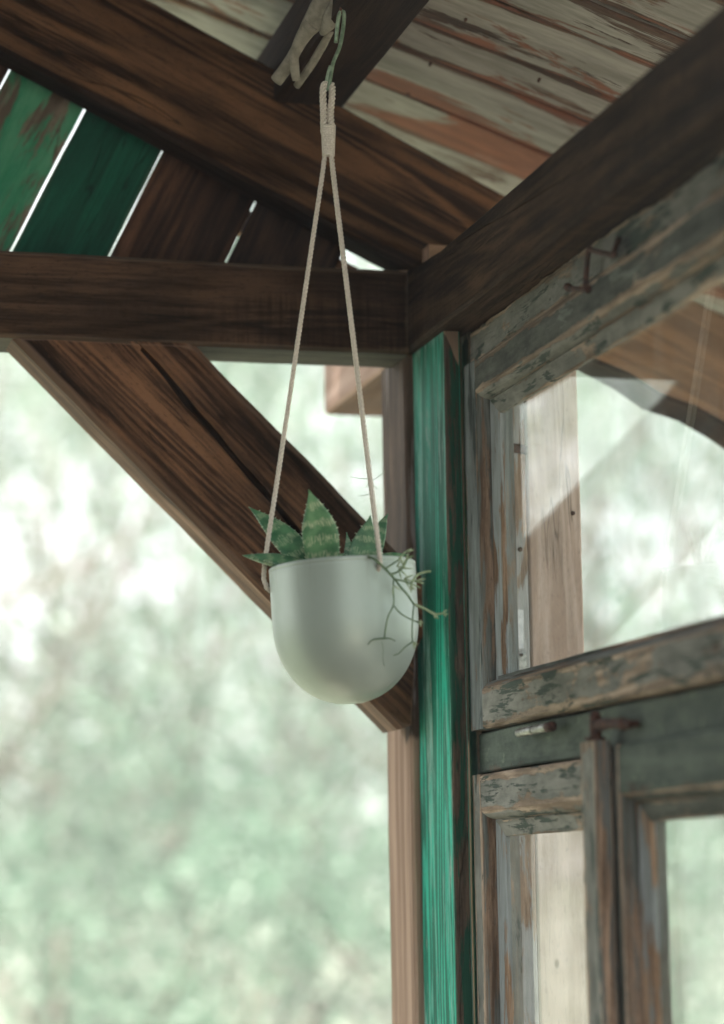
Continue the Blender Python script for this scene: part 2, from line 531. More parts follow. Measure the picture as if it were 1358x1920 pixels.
MT['cloth'] = plain('pale_cloth', (0.19, 0.175, 0.14), (0.29, 0.27, 0.22), 0.9, 0.1, 90, 0.2)
MT['hook'] = plain('green_hook', (0.15, 0.22, 0.145), (0.32, 0.42, 0.29), 0.4, 0.5, 90, 0.2, Metallic=0.4)
MT['soil'] = plain('soil', (0.012, 0.009, 0.007), (0.04, 0.03, 0.022), 0.95, 0.1, 300, 1.0)


def pot_mat():
    g = G('pot_glaze')
    v = g.coords(False)
    n = g.noise(v, (120, 120, 120), 4, 0.6)
    b = g.noise(v, (7, 7, 9), 3, 0.5)
    c = g.mix(g.mr(b, 0.3, 0.7), (0.325, 0.385, 0.335), (0.355, 0.410, 0.362))
    # dusty runs below the rim
    sep = g.n('ShaderNodeSeparateXYZ', Vector=g.n('ShaderNodeTexCoord').outputs['Object'])
    ru = g.noise(v, (95, 95, 9), 4, 0.6)
    dm = g.math('MULTIPLY', g.mr(ru, 0.52, 0.75), g.mr(sep.outputs[2], 0.05, 0.15))
    c = g.mix(g.math('MULTIPLY', dm, 0.22), c, (0.20, 0.185, 0.145))
    sp = g.noise(v, (520, 520, 520), 2, 0.5)
    c = g.mix(g.mr(sp, 0.70, 0.78, 0, 0.35), c, (0.16, 0.16, 0.13))
    return g.finish(c, g.mr(n, 0.3, 0.7, 0.36, 0.46), n, 0.05, 0.0005, 0.5, Metallic=0.22)


MT['pot'] = pot_mat()


def aloe_mat(name, d, l, spot):
    g = G(name)
    v = g.coords()
    sep = g.n('ShaderNodeSeparateXYZ', Vector=g.n('ShaderNodeTexCoord').outputs['UV'])
    t, s = sep.outputs[0], sep.outputs[1]
    n = g.noise(v, (60, 60, 60), 3)
    tt = g.math('ADD', t, g.math('MULTIPLY', n, 0.10))
    band = g.mr(g.math('SINE', g.math('MULTIPLY', g.math('ADD', tt, g.math('MULTIPLY', g.noise(v, (140, 140, 140), 2), 0.16)), 34.0)), -0.3, 0.9)
    dash = g.noise(g.n('ShaderNodeCombineXYZ', i0=g.math('MULTIPLY', t, 9.0), i1=g.math('MULTIPLY', s, 22.0)).outputs[0], (1, 1, 1), 3, 0.6, 0.2)
    sp = g.math('MULTIPLY', band, g.mr(dash, 0.40, 0.60))
    ce = g.math('ABSOLUTE', g.math('SUBTRACT', s, 0.5))
    c = g.mix(g.mr(n, 0.3, 0.7), d, l)
    c = g.mix(g.mr(ce, 0.25, 0.5, 0.0, 0.5), c, d)
    c = g.mix(g.math('MULTIPLY', sp, 0.75), c, spot)
    return g.finish(c, 0.42, n, 0.1, 0.0006, 0.45)


MT['aloe'] = aloe_mat('aloe_leaf', (0.050, 0.155, 0.066), (0.135, 0.290, 0.130), (0.46, 0.50, 0.32))
MT['aloe_dark'] = aloe_mat('aloe_leaf_dark', (0.028, 0.110, 0.050), (0.085, 0.220, 0.100), (0.32, 0.40, 0.24))
MT['tooth'] = plain('aloe_tooth', (0.34, 0.42, 0.28), (0.50, 0.54, 0.38), 0.5)
MT['stem'] = plain('cactus_stem', (0.055, 0.105, 0.045), (0.14, 0.205, 0.10), 0.5, 0.3, 150, 0.2)
MT['stem_tip'] = plain('cactus_tip', (0.22, 0.30, 0.16), (0.38, 0.45, 0.28), 0.55, 0.3, 150, 0.2)


def glass_mat():
    g = G('window_glass')
    geo = g.n('ShaderNodeNewGeometry')
    d = g.n('ShaderNodeVectorMath', {'operation': 'DOT_PRODUCT'}, i0=geo.outputs['Incoming'], i1=geo.outputs['Normal']).outputs['Value']
    k = g.math('SUBTRACT', 1.0, g.math('ABSOLUTE', d))
    f = g.math('ADD', g.math('MULTIPLY', g.math('POWER', k, 5.0), 0.96), 0.04)
    tr = g.n('ShaderNodeBsdfTransparent', Color=(0.965, 0.985, 0.975, 1))
    gl = g.n('ShaderNodeBsdfGlossy', Color=(1, 1, 1, 1), Roughness=0.0)
    mx = g.n('ShaderNodeMixShader', i0=f)
    g.t.links.new(tr.outputs[0], mx.inputs[1])
    g.t.links.new(gl.outputs[0], mx.inputs[2])
    v = g.coords()
    dn = g.noise(v, (30, 30, 7), 5, 0.65, 0.6)
    dm = g.mr(dn, 0.40, 0.80, 0.015, 0.09)
    df = g.n('ShaderNodeBsdfDiffuse', Color=(0.62, 0.64, 0.62, 1))
    m2 = g.n('ShaderNodeMixShader', i0=dm)
    g.t.links.new(mx.outputs[0], m2.inputs[1])
    g.t.links.new(df.outputs[0], m2.inputs[2])
    g.t.links.new(m2.outputs[0], g.out.inputs[0])
    return g.m


MT['glass'] = glass_mat()


def leaf_mat(name, a, b, c):
    g = G(name)
    geo = g.n('ShaderNodeNewGeometry')
    r = geo.outputs['Random Per Island']
    rp = g.n('ShaderNodeValToRGB', Fac=r)
    e = rp.color_ramp.elements
    e[0].color = (*a, 1); e[1].color = (*c, 1)
    m = e.new(0.5); m.color = (*b, 1)
    df = g.n('ShaderNodeBsdfPrincipled', Roughness=0.45)
    g.t.links.new(rp.outputs[0], df.inputs['Base Color'])
    tl = g.n('ShaderNodeBsdfTranslucent')
    g.t.links.new(rp.outputs[0], tl.inputs[0])
    mx = g.n('ShaderNodeMixShader', i0=0.45)
    g.t.links.new(df.outputs[0], mx.inputs[1])
    g.t.links.new(tl.outputs[0], mx.inputs[2])
    g.t.links.new(mx.outputs[0], g.out.inputs[0])
    return g.m


MT['leafA'] = leaf_mat('foliage_green', (0.050, 0.120, 0.070), (0.115, 0.205, 0.140), (0.24, 0.32, 0.25))
MT['leafB'] = leaf_mat('foliage_olive', (0.080, 0.125, 0.082), (0.165, 0.215, 0.160), (0.30, 0.335, 0.28))
MT['bark'] = plain('tree_bark', (0.10, 0.085, 0.07), (0.20, 0.17, 0.14), 0.9, 0.1, 30, 0.6)


def grass_mat():
    g = G('grass_ground')
    v = g.coords(False)
    a = g.noise(v, (0.3, 0.3, 0.3), 6, 0.6)
    b = g.noise(v, (6, 6, 6), 5, 0.6)
    c = g.mix(g.mr(a, 0.35, 0.65), (0.12, 0.14, 0.10), (0.17, 0.185, 0.145))
    c = g.mix(g.mr(b, 0.45, 0.75, 0, 0.5), c, (0.21, 0.215, 0.175))
    return g.finish(c, 0.9, b, 0.5, 0.05, 0.1)


MT['grass'] = grass_mat()

# ------------------------------------------------------------------ setting
gv, gf = [], []
NG = 40
for i in range(NG + 1):
    for j in range(NG + 1):
        x = (i / NG - 0.5) * 2; y = (j / NG - 0.5) * 2
        X = math.copysign(abs(x) ** 2.4, x) * 600; Y = math.copysign(abs(y) ** 2.4, y) * 600
        d = math.hypot(X, Y)
        gv.append((X, Y, -0.25 + min(1, max(0, d - 6) / 40) * 0.8 * mn.noise(Vector((X * 0.05, Y * 0.05, 3)))))
for i in range(NG):
    for j in range(NG):
        a = i * (NG + 1) + j
        gf.append((a, a + NG + 1, a + NG + 2, a + 1))
tag(mesh_obj('ground', gv, gf, MT['grass']), kind='structure')

# unseen pale ground added to bounce sun onto the pot, roof and windows
def bounce_ground_mat():
    g = G('bounce_ground')
    v = g.coords(False)
    a = g.noise(v, (45, 45, 45), 5, 0.7)
    b = g.noise(v, (1.2, 1.2, 1.2), 3)
    c = g.mix(g.mr(a, 0.35, 0.65), (0.33, 0.29, 0.245), (0.52, 0.475, 0.42))
    c = g.mix(g.mr(b, 0.45, 0.7, 0, 0.4), c, (0.30, 0.27, 0.22))
    return g.finish(c, 0.95, a, 0.8, 0.02, 0.1)


MT['bounce_sheet'] = bounce_ground_mat()
pv, pf = [], []
for i in range(17):
    for j in range(17):
        a = 2 * math.pi * j / 16
        r = (i / 16) * (5.6 + 0.7 * mn.noise(Vector((math.cos(a) * 2, math.sin(a) * 2, 5))))
        pv.append((2.6 + r * math.cos(a) * 0.95, -1.6 + r * math.sin(a), -0.242 + 0.01 * mn.noise(Vector((r * math.cos(a), r * math.sin(a), 1)))))
for i in range(16):
    for j in range(16):
        a = i * 17 + j
        pf.append((a, a + 17, a + 18, a + 1))
tag(mesh_obj('path', pv, pf, MT['bounce_sheet']), kind='structure')  # added reflector sheet, out of view

# ------------------------------------------------------------------ the porch
porch = empty('wooden_porch', (0.85, 2.8, 0))
tag(porch, 'dark stained timber porch corner with peeling roof planks and salvaged green painted windows', 'porch')

# beams
bar('tie_beam', (-1.42, 0.8445), (2.878, 2.968), (2.2605, 2.3690), 'X', [MT['beam'], MT['under']], porch, c=0.004, seed=1,
    matfn=lambda j: 1 if 12 <= j <= 14 else 0)


def crack_z(x):     # wall plate check: local x = -(Y - 2.26)
    Y = 2.51 - x
    return (2.287 + (Y - 1.885) * 0.083) - 2.3153 + 0.003 * mn.noise(Vector((x * 9, 4, 2)))


bar('wall_plate', (0.846, 0.945), (1.70, 3.32), (2.2687, 2.3620), 'Y', MT['beam_dark'], porch, c=0.004, seed=2,
    groove=(crack_z, lambda x: 0.0013 * (0.6 + 0.5 * mn.noise(Vector((x * 5, 1, 1)))), 0.010))

SL = math.atan(0.482)
RD = Vector((math.cos(SL), 0, -math.sin(SL)))
RN = Vector((math.sin(SL), 0, math.cos(SL)))


def rafter_top(X): return 2.5886 - 0.482 * (X - 0.775)


rx0, rx1, rh = -1.42, 1.62, 0.153
rc = Vector(((rx0 + rx1) / 2, 2.9325, rafter_top((rx0 + rx1) / 2))) - RN * rh / 2


def live_edge(x, y):        # bark edge of the tail outside the wall
    X = rc.x + x * math.cos(SL)
    k = min(1, max(0, (X - 1.02) / 0.06))
    return k * (0.010 * mn.noise(Vector((x * 16, 7.7, y * 9))) + 0.005 * mn.noise(Vector((x * 45, 3.7, y * 9))) + (0.012 if y < 0 else 0.002))


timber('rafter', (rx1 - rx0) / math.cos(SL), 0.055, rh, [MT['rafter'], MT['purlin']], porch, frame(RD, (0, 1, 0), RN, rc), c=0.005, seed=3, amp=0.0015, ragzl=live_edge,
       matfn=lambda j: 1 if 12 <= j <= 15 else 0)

# purlin on the rafters, running over the camera
bar('purlin', (0.678, 0.772), (1.60, 3.36), (2.590, 2.684), 'Y', MT['purlin'], porch, c=0.004, seed=4)
bar('purlin', (-0.62, -0.53), (1.60, 3.36), (rafter_top(-0.62) + 0.002, rafter_top(-0.62) + 0.095), 'Y', MT['purlin'], porch, c=0.004, seed=5)

# brace
BA = R(44.6)
BD = Vector((math.cos(BA), 0, -math.sin(BA)))
BN = Vector((math.sin(BA), 0, math.cos(BA)))
bh = 0.161
# axis line through the middle between upper edge (0.595,2.238) and lower edge
bp = Vector((0.595, 2.9175, 2.238)) - BN * bh / 2
t0 = (2.2600 - bp.z) / BD.z      # hits the tie beam soffit
t1 = (0.8450 - bp.x) / BD.x      # hits the post
bc = bp + BD * (t0 + t1) / 2
Lb = t1 - t0


def brace_crack(x): return 0.010 - 0.040 * (x / Lb) + 0.0025 * mn.noise(Vector((x * 14, 2, 9)))


def brace_crack_w(x):
    t = x / Lb + 0.5
    return max(0.0001, (0.0040 + 0.0016 * mn.noise(Vector((x * 22, 5, 1)))) * min(1, t * 6 + 0.25) * min(1, max(0, (0.93 - t)) * 6))


cb0 = 1 / math.tan(BA)
timber('brace', Lb, 0.075, bh, [MT['brace'], MT['brace_under']], porch, frame(BD, (0, 1, 0), BN, bc), c=0.006, seed=6, amp=0.0018, seg=0.02,
       groove=(brace_crack, brace_crack_w, 0.030), ins=0.016,
       cut0=lambda y, z: z * cb0, cut1=lambda y, z: -z * math.tan(BA) + (0.030 if z < -0.06 else 0.0) * -1.0 * max(0, (-z - 0.06) / 0.02),
       matfn=lambda j: 1 if j >= 16 and j <= 18 else 0)

# corner post and the painted casing board
bar('post', (0.8465, 0.945), (2.9080, 3.020), (0.0, 2.268), 'Z', MT['post'], porch, c=0.004, seed=8)
bar('casing_board', (0.8570, 0.8775), (2.7685, 2.9060), (0.0, 2.2675), 'Z', [MT['green'], MT['green_edge']], porch, c=0.002, seed=9, amp=0.0008,
    matfn=lambda j: 1 if 12 <= j <= 15 else 0)

# roof planks, laid at a slant over the purlins
roof = empty('roof', (0.3, 1.8, 2.8), porch)
tag(roof, 'peeling pale green and rust red roof planks')
SK = R(-15.4)
PD = (RD * math.cos(SK) + Vector((0, 1, 0)) * math.sin(SK))
PN = RN
PY = PN.cross(PD)
O = Vector((0.775, 0, rafter_top(0.775))) + RN * 0.083
bounds = [2.405, 2.522, 2.618, 2.751, 2.841, 2.981, 3.085]
ys = list(bounds)
rr = random.Random(3)
while ys[0] > 1.80: ys.insert(0, ys[0] - rr.uniform(0.10, 0.15))
while ys[-1] < 3.2: ys.append(ys[-1] + rr.uniform(0.10, 0.15))
ck = math.cos(SK)
for a, b in zip(ys[:-1], ys[1:]):
    w = (b - a) * ck
    q = O + Vector((0, (a + b) / 2, 0)) + RD * 0.06
    L = 3.27
    lo, hi = -2.55, 0.72
    cpt = q + PD * ((lo + hi) / 2) + RN * (0.012 + rr.uniform(0, 0.005))
    tl = rr.uniform(-0.035, 0.035) - 0.05
    Yv = PY * math.cos(tl) + PN * math.sin(tl)
    Zv = PD.cross(Yv)
    tw = rr.uniform(-0.003, 0.003)
    timber('plank', L, w - 0.011, 0.020, MT['roof'], roof, frame(PD, Yv, Zv, cpt), c=0.0025, seed=20 + int(a * 100), amp=0.0035, seg=0.07, freq=4.0, ins=0.012)
fc = O + Vector((0, 2.42, 0)) + RD * (-0.93) + RN * 0.047
timber('light_stop_felt', 3.0, 1.5, 0.012, MT['felt'], porch, frame(RD, (0, 1, 0), RN, fc), c=0.001, amp=0.0)  # unseen layer added to keep light out of the plank gaps

# nail heads where the planks cross the purlin
def roof_nail(px, py):
    d = ray(px, py)
    p0_ = O + RN * 0.001
    c = CAM + d * ((p0_ - CAM).dot(RN) / d.dot(RN))
    V_, F_ = tube([c + RN * 0.004, c, c - RN * 0.0016], [0.0020, 0.0020, 0.0012], 8)
    mesh_obj('nail_head', V_, F_, MT['rust'], roof, smooth=True)


for q in ((806, 122), (765, 178), (873, 38), (1010, 152), (470, 60)): roof_nail(*q)

# gable boards, set square to the rafter behind it
gable = empty('gable', (0.3, 2.98, 2.4), porch)
GX = [-0.62, -0.47, -0.33, -0.19, -0.04, 0.098, 0.234, 0.352, 0.4770, 0.6290, 0.7755]
gm = ['gable_brown', 'gable_green', 'gable_mint', 'gable_brown', 'gable_mint', 'gable_green', 'gable_mint', 'gable_green', 'gable_brown', 'gable_black']
gm[6] = 'gable_brown'
gm = ['gable_brown', 'gable_green', 'gable_mint', 'gable_brown', 'gable_green', 'gable_brown', 'gable_mint', 'gable_green', 'gable_brown', 'gable_black']
for i in range(10):
    gl = 0.0016
    xa, xb = GX[i] + gl * (0.9 if i != 9 else 0.5), GX[i + 1] - (gl * 0.9 if i != 8 else 0.001)
    xc = (xa + xb) / 2
    # from behind the tie beam (Z 2.27) to the roof planks along RN
    zb = 2.312
    base = Vector((xc + (zb - 2.394) * 0.482, 2.9795, zb))
    top = rafter_top(base.x) - 0.06
    ln = (top - zb) * math.cos(SL)
    ctr = base + RN * ln / 2
    timber('board', ln, 0.018, (xb - xa) * math.cos(SL), MT[gm[i]], gable, frame(RN, (0, 1, 0), -RD, ctr), c=0.0007, seed=60 + i, amp=0.0009, seg=0.04)

# bare trim board below the rafter outside, shim and block on the beams
tb = Vector((0.86, 3.02, rafter_top(0.86))) - RN * (rh + 0.012)
timber('trim_board', 0.26, 0.02, 0.034, MT['bare'], porch, frame(RD, (0, 1, 0), RN, tb - RD * 0.02), c=0.002, seed=80)
timber('shim', 0.085, 0.045, 0.008, MT['bare'], porch, frame((1, 0, 0.10), (0, 1, 0), (-0.10, 0, 1), (0.835, 2.935, 2.3735)), c=0.001, seed=81, seg=0.02)
bar('packing_block', (0.872, 0.905), (2.872, 2.903), (2.362, 2.405), 'X', MT['bare'], porch, c=0.001, seed=82, seg=0.01)

# floor, and an unseen dark wall added to darken the pot's left front
fl = bar('porch_floor', (-1.42, 1.0), (-0.6, 3.05), (-0.12, 0.0), 'X', MT['deck'], porch, amp=0.0)
bar('shade_wall', (-0.86, -0.73), (-1.6, 2.70), (-0.25, 3.75), 'Y', MT['wall'], porch, amp=0.0)

# ------------------------------------------------------------------ windows
XF, XS = 0.890, 0.880       # frame face, sash face
NEAR = 1.80                 # near end of the window wall, outside the picture
wf = empty('window_frame', (0.90, 2.2, 1.7), porch)


def rag_head(x, y):
    Y = 2.284 - x
    if y > 0: return 0
    a = mn.noise(Vector((Y * 70, 3.3, 0))) * 0.0022
    k = min(1, max(0, (2.22 - Y) / 0.05)) * min(1, max(0, (Y - 1.99) / 0.03))
    return a - k * (0.006 + 0.006 * mn.noise(Vector((Y * 38, 1.3, 0)))) - 0.001


bar('head', (XF, 0.975), (NEAR, 2.768), (2.2235, 2.2675), 'Y', MT['win_mid'], wf, c=0.002, seed=30, seg=0.012, ragz=rag_head)
bar('jamb', (XF, 0.9165), (2.769, 2.806), (0.0, 2.2680), 'Z', MT['win_dark'], wf, c=0.002, seed=31)
bar('transom', (XF + 0.001, 0.960), (NEAR, 2.768), (1.7280, 1.7750), 'Y', MT['transom'], wf, c=0.002, seed=32)
bar('transom_back', (0.931, 0.964), (NEAR, 2.767), (1.705, 1.800), 'Y', MT['under'], wf, c=0.002, seed=33)
bar('jamb', (XF, 0.98), (NEAR - 0.05, NEAR - 0.001), (0.0, 2.2680), 'Z', MT['win_dark'], wf, c=0.002, seed=34)
bar('old_jamb', (0.9195, 0.9475), (2.735, 2.806), (0.0, 2.2670), 'Z', MT['old_jamb'], wf, c=0.002, seed=35)
# raw pine stud outside the glass
bar('pine_stud', (0.9500, 1.0175), (2.738, 2.803), (0.0, 2.345), 'Z', MT['raw'], porch, c=0.002, seed=36)


def sash_prof(w, deep=0.042, kind=0):
    """(depth from face, distance from the outer edge): flat face, ovolo, rebate"""
    return [(0, 0.0035, 1), (0, w * 0.28, 0), (0, w - 0.008, 0), (0, w - 0.0015, 1), (0.0012, w, 1), (0.0030, w + 0.0032, 0.2), (0.0060, w + 0.0060, 0), (0.0095, w + 0.0080, 0),
            (0.0130, w + 0.0090, 0.6), (0.0155, w + 0.0092, 0), (0.0157, w + 0.0135, 0), (0.0245, w + 0.0135, 0), (deep, w + 0.0135, 0), (deep, 0, 0), (0.0032, 0, 1)]


def bead_prof(w):
    return [(0.0142, w + 0.0108, 0.5), (0.0160, w + 0.0140, 0), (0.0195, w + 0.0255, 0), (0.0205, w + 0.0285, 0.6), (0.0250, w + 0.0290, 0), (0.0250, w + 0.0108, 0)]


def sash_member(name, prof, a, b, edge_at, side, parent, mats, seed, matfn=None):
    """side: 'far' upright whose outer edge is at Y=edge_at (section grows to -Y); 'near' the opposite;
    'top' rail whose outer edge is at Z=edge_at (grows down); 'bot' grows up. a..b = span."""
    wz = wob(seed, 0.0007, 9.0)
    wd = wob(seed + 5, 0.0004, 14.0)
    n = max(4, int(abs(b - a) / 0.03))
    xs = [a + (b - a) * i / n for i in range(n + 1)]
    mid = (a + b) / 2
    V, E, F, FM = [], [], [], []
    for x in xs:
        for (d, s, e) in prof:
            s2 = s + (wz(x) if s > 0.004 else wz(x, 3) * 0.6) + wd(x, s * 90)
            X = XS + d + (wd(x, s * 60 + 4) if d < 0.02 else 0)
            if side == 'far': V.append((X, edge_at - s2, x))
            elif side == 'near': V.append((X, edge_at + s2, x))
            elif side == 'top': V.append((X, x, edge_at - s2))
            else: V.append((X, x, edge_at + s2))
            E.append(e)
    k = len(prof)
    for i in range(n):
        for j in range(k):
            p = i * k + j; q = i * k + (j + 1) % k
            F.append((p, q, q + k, p + k) if side in ('near', 'top') else (p, p + k, q + k, q))
            FM.append(matfn(j) if matfn else 0)
    F += [tuple(range(k)), tuple(range(len(V) - 1, len(V) - k - 1, -1))]
    FM += [0, 0]
    # local frame: x along the piece, so the grain follows it
    if side in ('far', 'near'): fr = frame((0, 0, 1), (1, 0, 0), (0, 1, 0), (XS, edge_at, mid))
    else: fr = frame((0, -1, 0), (1, 0, 0), (0, 0, 1), (XS, mid, edge_at))
    inv = fr.inverted()
    V = [inv @ Vector(v) for v in V]
    return mesh_obj(name, V, F, mats, parent, fr, edge=E, fmat=FM)


def make_window(label, Y0, Y1, Z0, Z1, wst, wtop, wbot, mats, seed, near_w=None):
    """Y1 far edge, Y0 near edge."""
    w = empty('window', (XS, (Y0 + Y1) / 2, Z0), porch)
    tag(w, label)
    mf = lambda j: 1 if 3 < j < 11 else 0
    near_w = near_w or wst
    sash_member('stile', sash_prof(wst), Z0, Z1, Y1, 'far', w, [mats[0], MT['mould']], seed, mf)
    sash_member('stile', sash_prof(near_w), Z0, Z1, Y0, 'near', w, [mats[0], MT['mould']], seed + 1, mf)
    sash_member('top_rail', sash_prof(wtop), Y0 + near_w - 0.001, Y1 - wst + 0.001, Z1, 'top', w, [mats[1], mats[3]], seed + 2, mf)
    sash_member('bottom_rail', sash_prof(wbot), Y0 + near_w - 0.001, Y1 - wst + 0.001, Z0, 'bot', w, [mats[2], MT['mould']], seed + 3, mf)
    sash_member('glazing_bead', bead_prof(wst), Z0 + wbot + 0.009, Z1 - wtop - 0.0095, Y1, 'far', w, MT['bead'], seed + 4)
    sash_member('glazing_bead', bead_prof(wtop), Y0 + near_w + 0.02, Y1 - wst - 0.0115, Z1, 'top', w, mats[3], seed + 5)
    y0, y1, z0, z1 = Y0 + near_w + 0.014, Y1 - wst - 0.014, Z0 + wbot + 0.014, Z1 - wtop - 0.014
    x0, x1 = XS + 0.0254, XS + 0.0284
    V = [(x, y, z) for x in (x0, x1) for y in (y0, y1) for z in (z0, z1)]
    F = [(0, 1, 3, 2), (4, 6, 7, 5), (0, 4, 5, 1), (2, 3, 7, 6), (1, 5, 7, 3), (0, 2, 6, 4)]
    mesh_obj('pane', V, F, MT['glass'], w)
    return w


W1 = make_window('wide upper sash with worn grey green paint below the beam', NEAR + 0.003, 2.7665, 1.7775, 2.2215, 0.0495, 0.0415, 0.047,
                 (MT['win_light'], MT['win_dark'], MT['win_mid'], MT['win_mid']), 100)
W2 = make_window('narrow lower sash beside the green casing board', 2.335, 2.7650, 0.90, 1.7245, 0.034, 0.044, 0.05,
                 (MT['win_mid'], MT['win_mid'], MT['win_mid'], MT['win_mid']), 120)
W3 = make_window('lower sash with dark green top rail right of the mullion', NEAR + 0.003, 2.328, 0.90, 1.7335, 0.050, 0.049, 0.05,
                 (MT['win_dark'], MT['transom'], MT['win_mid'], MT['win_dark']), 140)
# mullion strip planted over the meeting stiles
bar('mullion', (0.8620, 0.8795), (2.2960, 2.3430), (0.90, 1.7385), 'Z', [MT['win_mid'], MT['mould']], wf, c=0.003, seed=37, matfn=lambda j: 1 if 12 <= j <= 15 else 0)
# hinge under the upper sash
h0, h1 = on(971, 1378, 'X', 0.876), on(1035, 1358, 'X', 0.876)
zc = 1.7745
pts = []
ya, yb = h0.y, h1.y
hv = []
for (p, q, rd) in ((ya, ya + (yb - ya) * 0.46, 0.0050), (ya + (yb - ya) * 0.48, ya + (yb - ya) * 0.86, 0.0050), (ya + (yb - ya) * 0.86, yb, 0.0054)):
    hv.append((p, q, rd))
hz = (h0.z + h1.z) / 2
for i, (p, q, rd) in enumerate(hv):
    V, F = tube([(0.8765, p, hz), (0.8765, p + (q - p) * 0.04, hz), (0.8765, q - (q - p) * 0.04, hz), (0.8765, q, hz)], [rd * 0.8, rd, rd, rd * 0.8], 14)
    mesh_obj('hinge_knuckle', V, F, MT['steel'] if i < 2 else MT['rust'], W1, smooth=True)

# iron turn-catch on the transom above the mullion
p0 = on(1128, 1390, 'X', 0.874)
V, F = tube([(0.868, p0.y, 1.742), (0.868, p0.y, 1.757), (0.868, p0.y, 1.7665), (0.868, p0.y, 1.7685)], [0.0062, 0.0062, 0.0056, 0.003], 12)
V2, F2 = tube([(0.868, p0.y + 0.002, 1.7395), (0.868, p0.y + 0.002, 1.7425)], [0.011, 0.011], 14)
arm = smooth_path([(0.869, p0.y, 1.7535), (0.872, p0.y - 0.028, 1.7545), (0.876, p0.y - 0.052, 1.7525), (0.8795, p0.y - 0.068, 1.7505)], 5)
V3, F3 = tube(arm, [0.0065 - 0.0025 * (i / (len(arm) - 1)) + (0.0015 if 9 < i < 13 else 0) for i in range(len(arm))], 10)
V4, F4 = tube([(0.880, p0.y - 0.062, 1.752), (0.8925, p0.y - 0.062, 1.752)], 0.0035, 8)
V, F = join([(V, F), (V2, F2), (V3, F3), (V4, F4)])
mesh_obj('turn_catch', V, F, MT['rust'], wf, smooth=False)

# rusty hook and staple on the head
def P(px, py, X=0.876): return on(px, py, 'X', X)


st = smooth_path([P(1160, 448, .889), P(1152, 470), P(1148, 478), P(1112, 470), P(1104, 470), P(1098, 532), P(1100, 540)], 5)
V, F = tube(st, 0.0030, 8)
pin = [P(1062, 538), P(1064, 538), P(1068, 540), P(1072, 541), P(1098, 543), P(1103, 543)]
V2, F2 = tube(pin, [0.002, 0.0046, 0.0046, 0.0028, 0.0030, 0.0042], 10)
V3, F3 = tube([P(1100, 543), P(1100, 543, .892)], 0.0032, 8)
V4, F4 = tube([P(1148, 478), P(1150, 478, .893)], 0.0040, 8)
V, F = join([(V, F), (V2, F2), (V3, F3), (V4, F4)])
mesh_obj('latch_hook', V, F, MT['rust'], wf)

# plates, nail heads and screws on the old jamb behind the glass
def plate(name, px0, px1, py0, py1, Y, mat, rot=0.0, th=0.002):
    a, b = on((px0 + px1) / 2, py0, 'Y', Y), on((px0 + px1) / 2, py1, 'Y', Y)
    wd = (on(px1, py0, 'Y', Y) - on(px0, py0, 'Y', Y)).length
    c = (a + b) / 2
    timber(name, (a - b).length, th, wd, mat, wf, frame((math.sin(rot), 0, math.cos(rot)), (0, 1, 0), (-math.cos(rot), 0, math.sin(rot)), c), c=0.0005, seed=int(py0), seg=0.01, amp=0.0006)


def nail(px, py, Y, r, mat, parent=wf):
    c = on(px, py, 'Y', Y)
    V, F = tube([c + Vector((0, 0.003, 0)), c, c + Vector((0, -0.0015, 0)), c + Vector((0, -0.0022, 0))], [r, r, r * 0.8, r * 0.3], 12)
    mesh_obj('nail_head', V, F, mat, parent, smooth=True)


plate('strike_plate', 961, 982, 1143, 1216, 2.7338, MT['zinc'], 0.03)
plate('strike_plate', 962, 990, 1226, 1275, 2.7338, MT['steel'], -0.06)
plate('keeper', 961, 988, 834, 850, 2.7338, MT['rust'], 0.12, 0.006)
nail(968, 1107, 2.7345, 0.0042, MT['steel'])
nail(976, 1030, 2.7345, 0.0030, MT['rust'])
nail(978, 1228, 2.7325, 0.0022, MT['rust'])
nail(1075, 962, 2.7375, 0.0028, MT['rust'], porch)

# ------------------------------------------------------------------ hanging planter
PC = Vector((0.670, 2.568, 0))       # plumb line of the pot
RIMZ, PR, PH = 1.9475, 0.0812, 0.1535
TILT = R(2.6)
viewr = (Vector((PC.x, PC.y, 0)) - Vector((0, 0, 0))).normalized()          # away from camera
side = Vector((viewr.y, -viewr.x, 0))                                       # to the right in the picture
pax = (_z * math.cos(TILT) - side * math.sin(TILT)).normalized()            # pot axis leans left at the top
pside = (side * math.cos(TILT) + _z * math.sin(TILT)).normalized()
pfr = frame(pside, pax.cross(pside), pax, Vector((PC.x, PC.y, RIMZ)) - pax * PH + side * 0.002)
planter = empty('hanging_planter', pfr.translation)
tag(planter, 'pale sage round bottomed pot hanging from rope, planted with aloe', 'planter')


def pot_r(z):
    hz_ = 0.092
    r = PR * (0.985 + 0.015 * min(1, z / PH))
    if z < hz_:
        k = (hz_ - z) / hz_
        r *= max(0.0, 1 - k ** 2.12) ** (1 / 2.12)
    return r


prof = [(0.0, 0.0012), (0.016, 0.0011)]
for i in range(1, 30):
    a = math.pi / 2 * (1 - i / 29)
    z_ = 0.092 - 0.092 * math.sin(a) ** (2 / 2.12)
    r_ = PR * 0.985 * math.cos(a) ** (2 / 2.12)
    if z_ > 0.0013: prof.append((r_ * (1 + 0.015 * min(1, z_ / PH)), z_))
for i in range(1, 8): prof.append((pot_r(0.092 + (PH - 0.008 - 0.092) * i / 7), 0.092 + (PH - 0.008 - 0.092) * i / 7))
prof += [(pot_r(PH - 0.0062), PH - 0.0062), (pot_r(PH - 0.0052) - 0.0007, PH - 0.0052), (pot_r(PH - 0.0044), PH - 0.0044), (PR, PH - 0.0012), (PR - 0.0010, PH), (PR - 0.0030, PH), (PR - 0.0042, PH - 0.0010), (PR - 0.0046, PH - 0.03), (PR - 0.012, PH - 0.05), (0.0, PH - 0.055)]
NS = 96
V, F = [], []
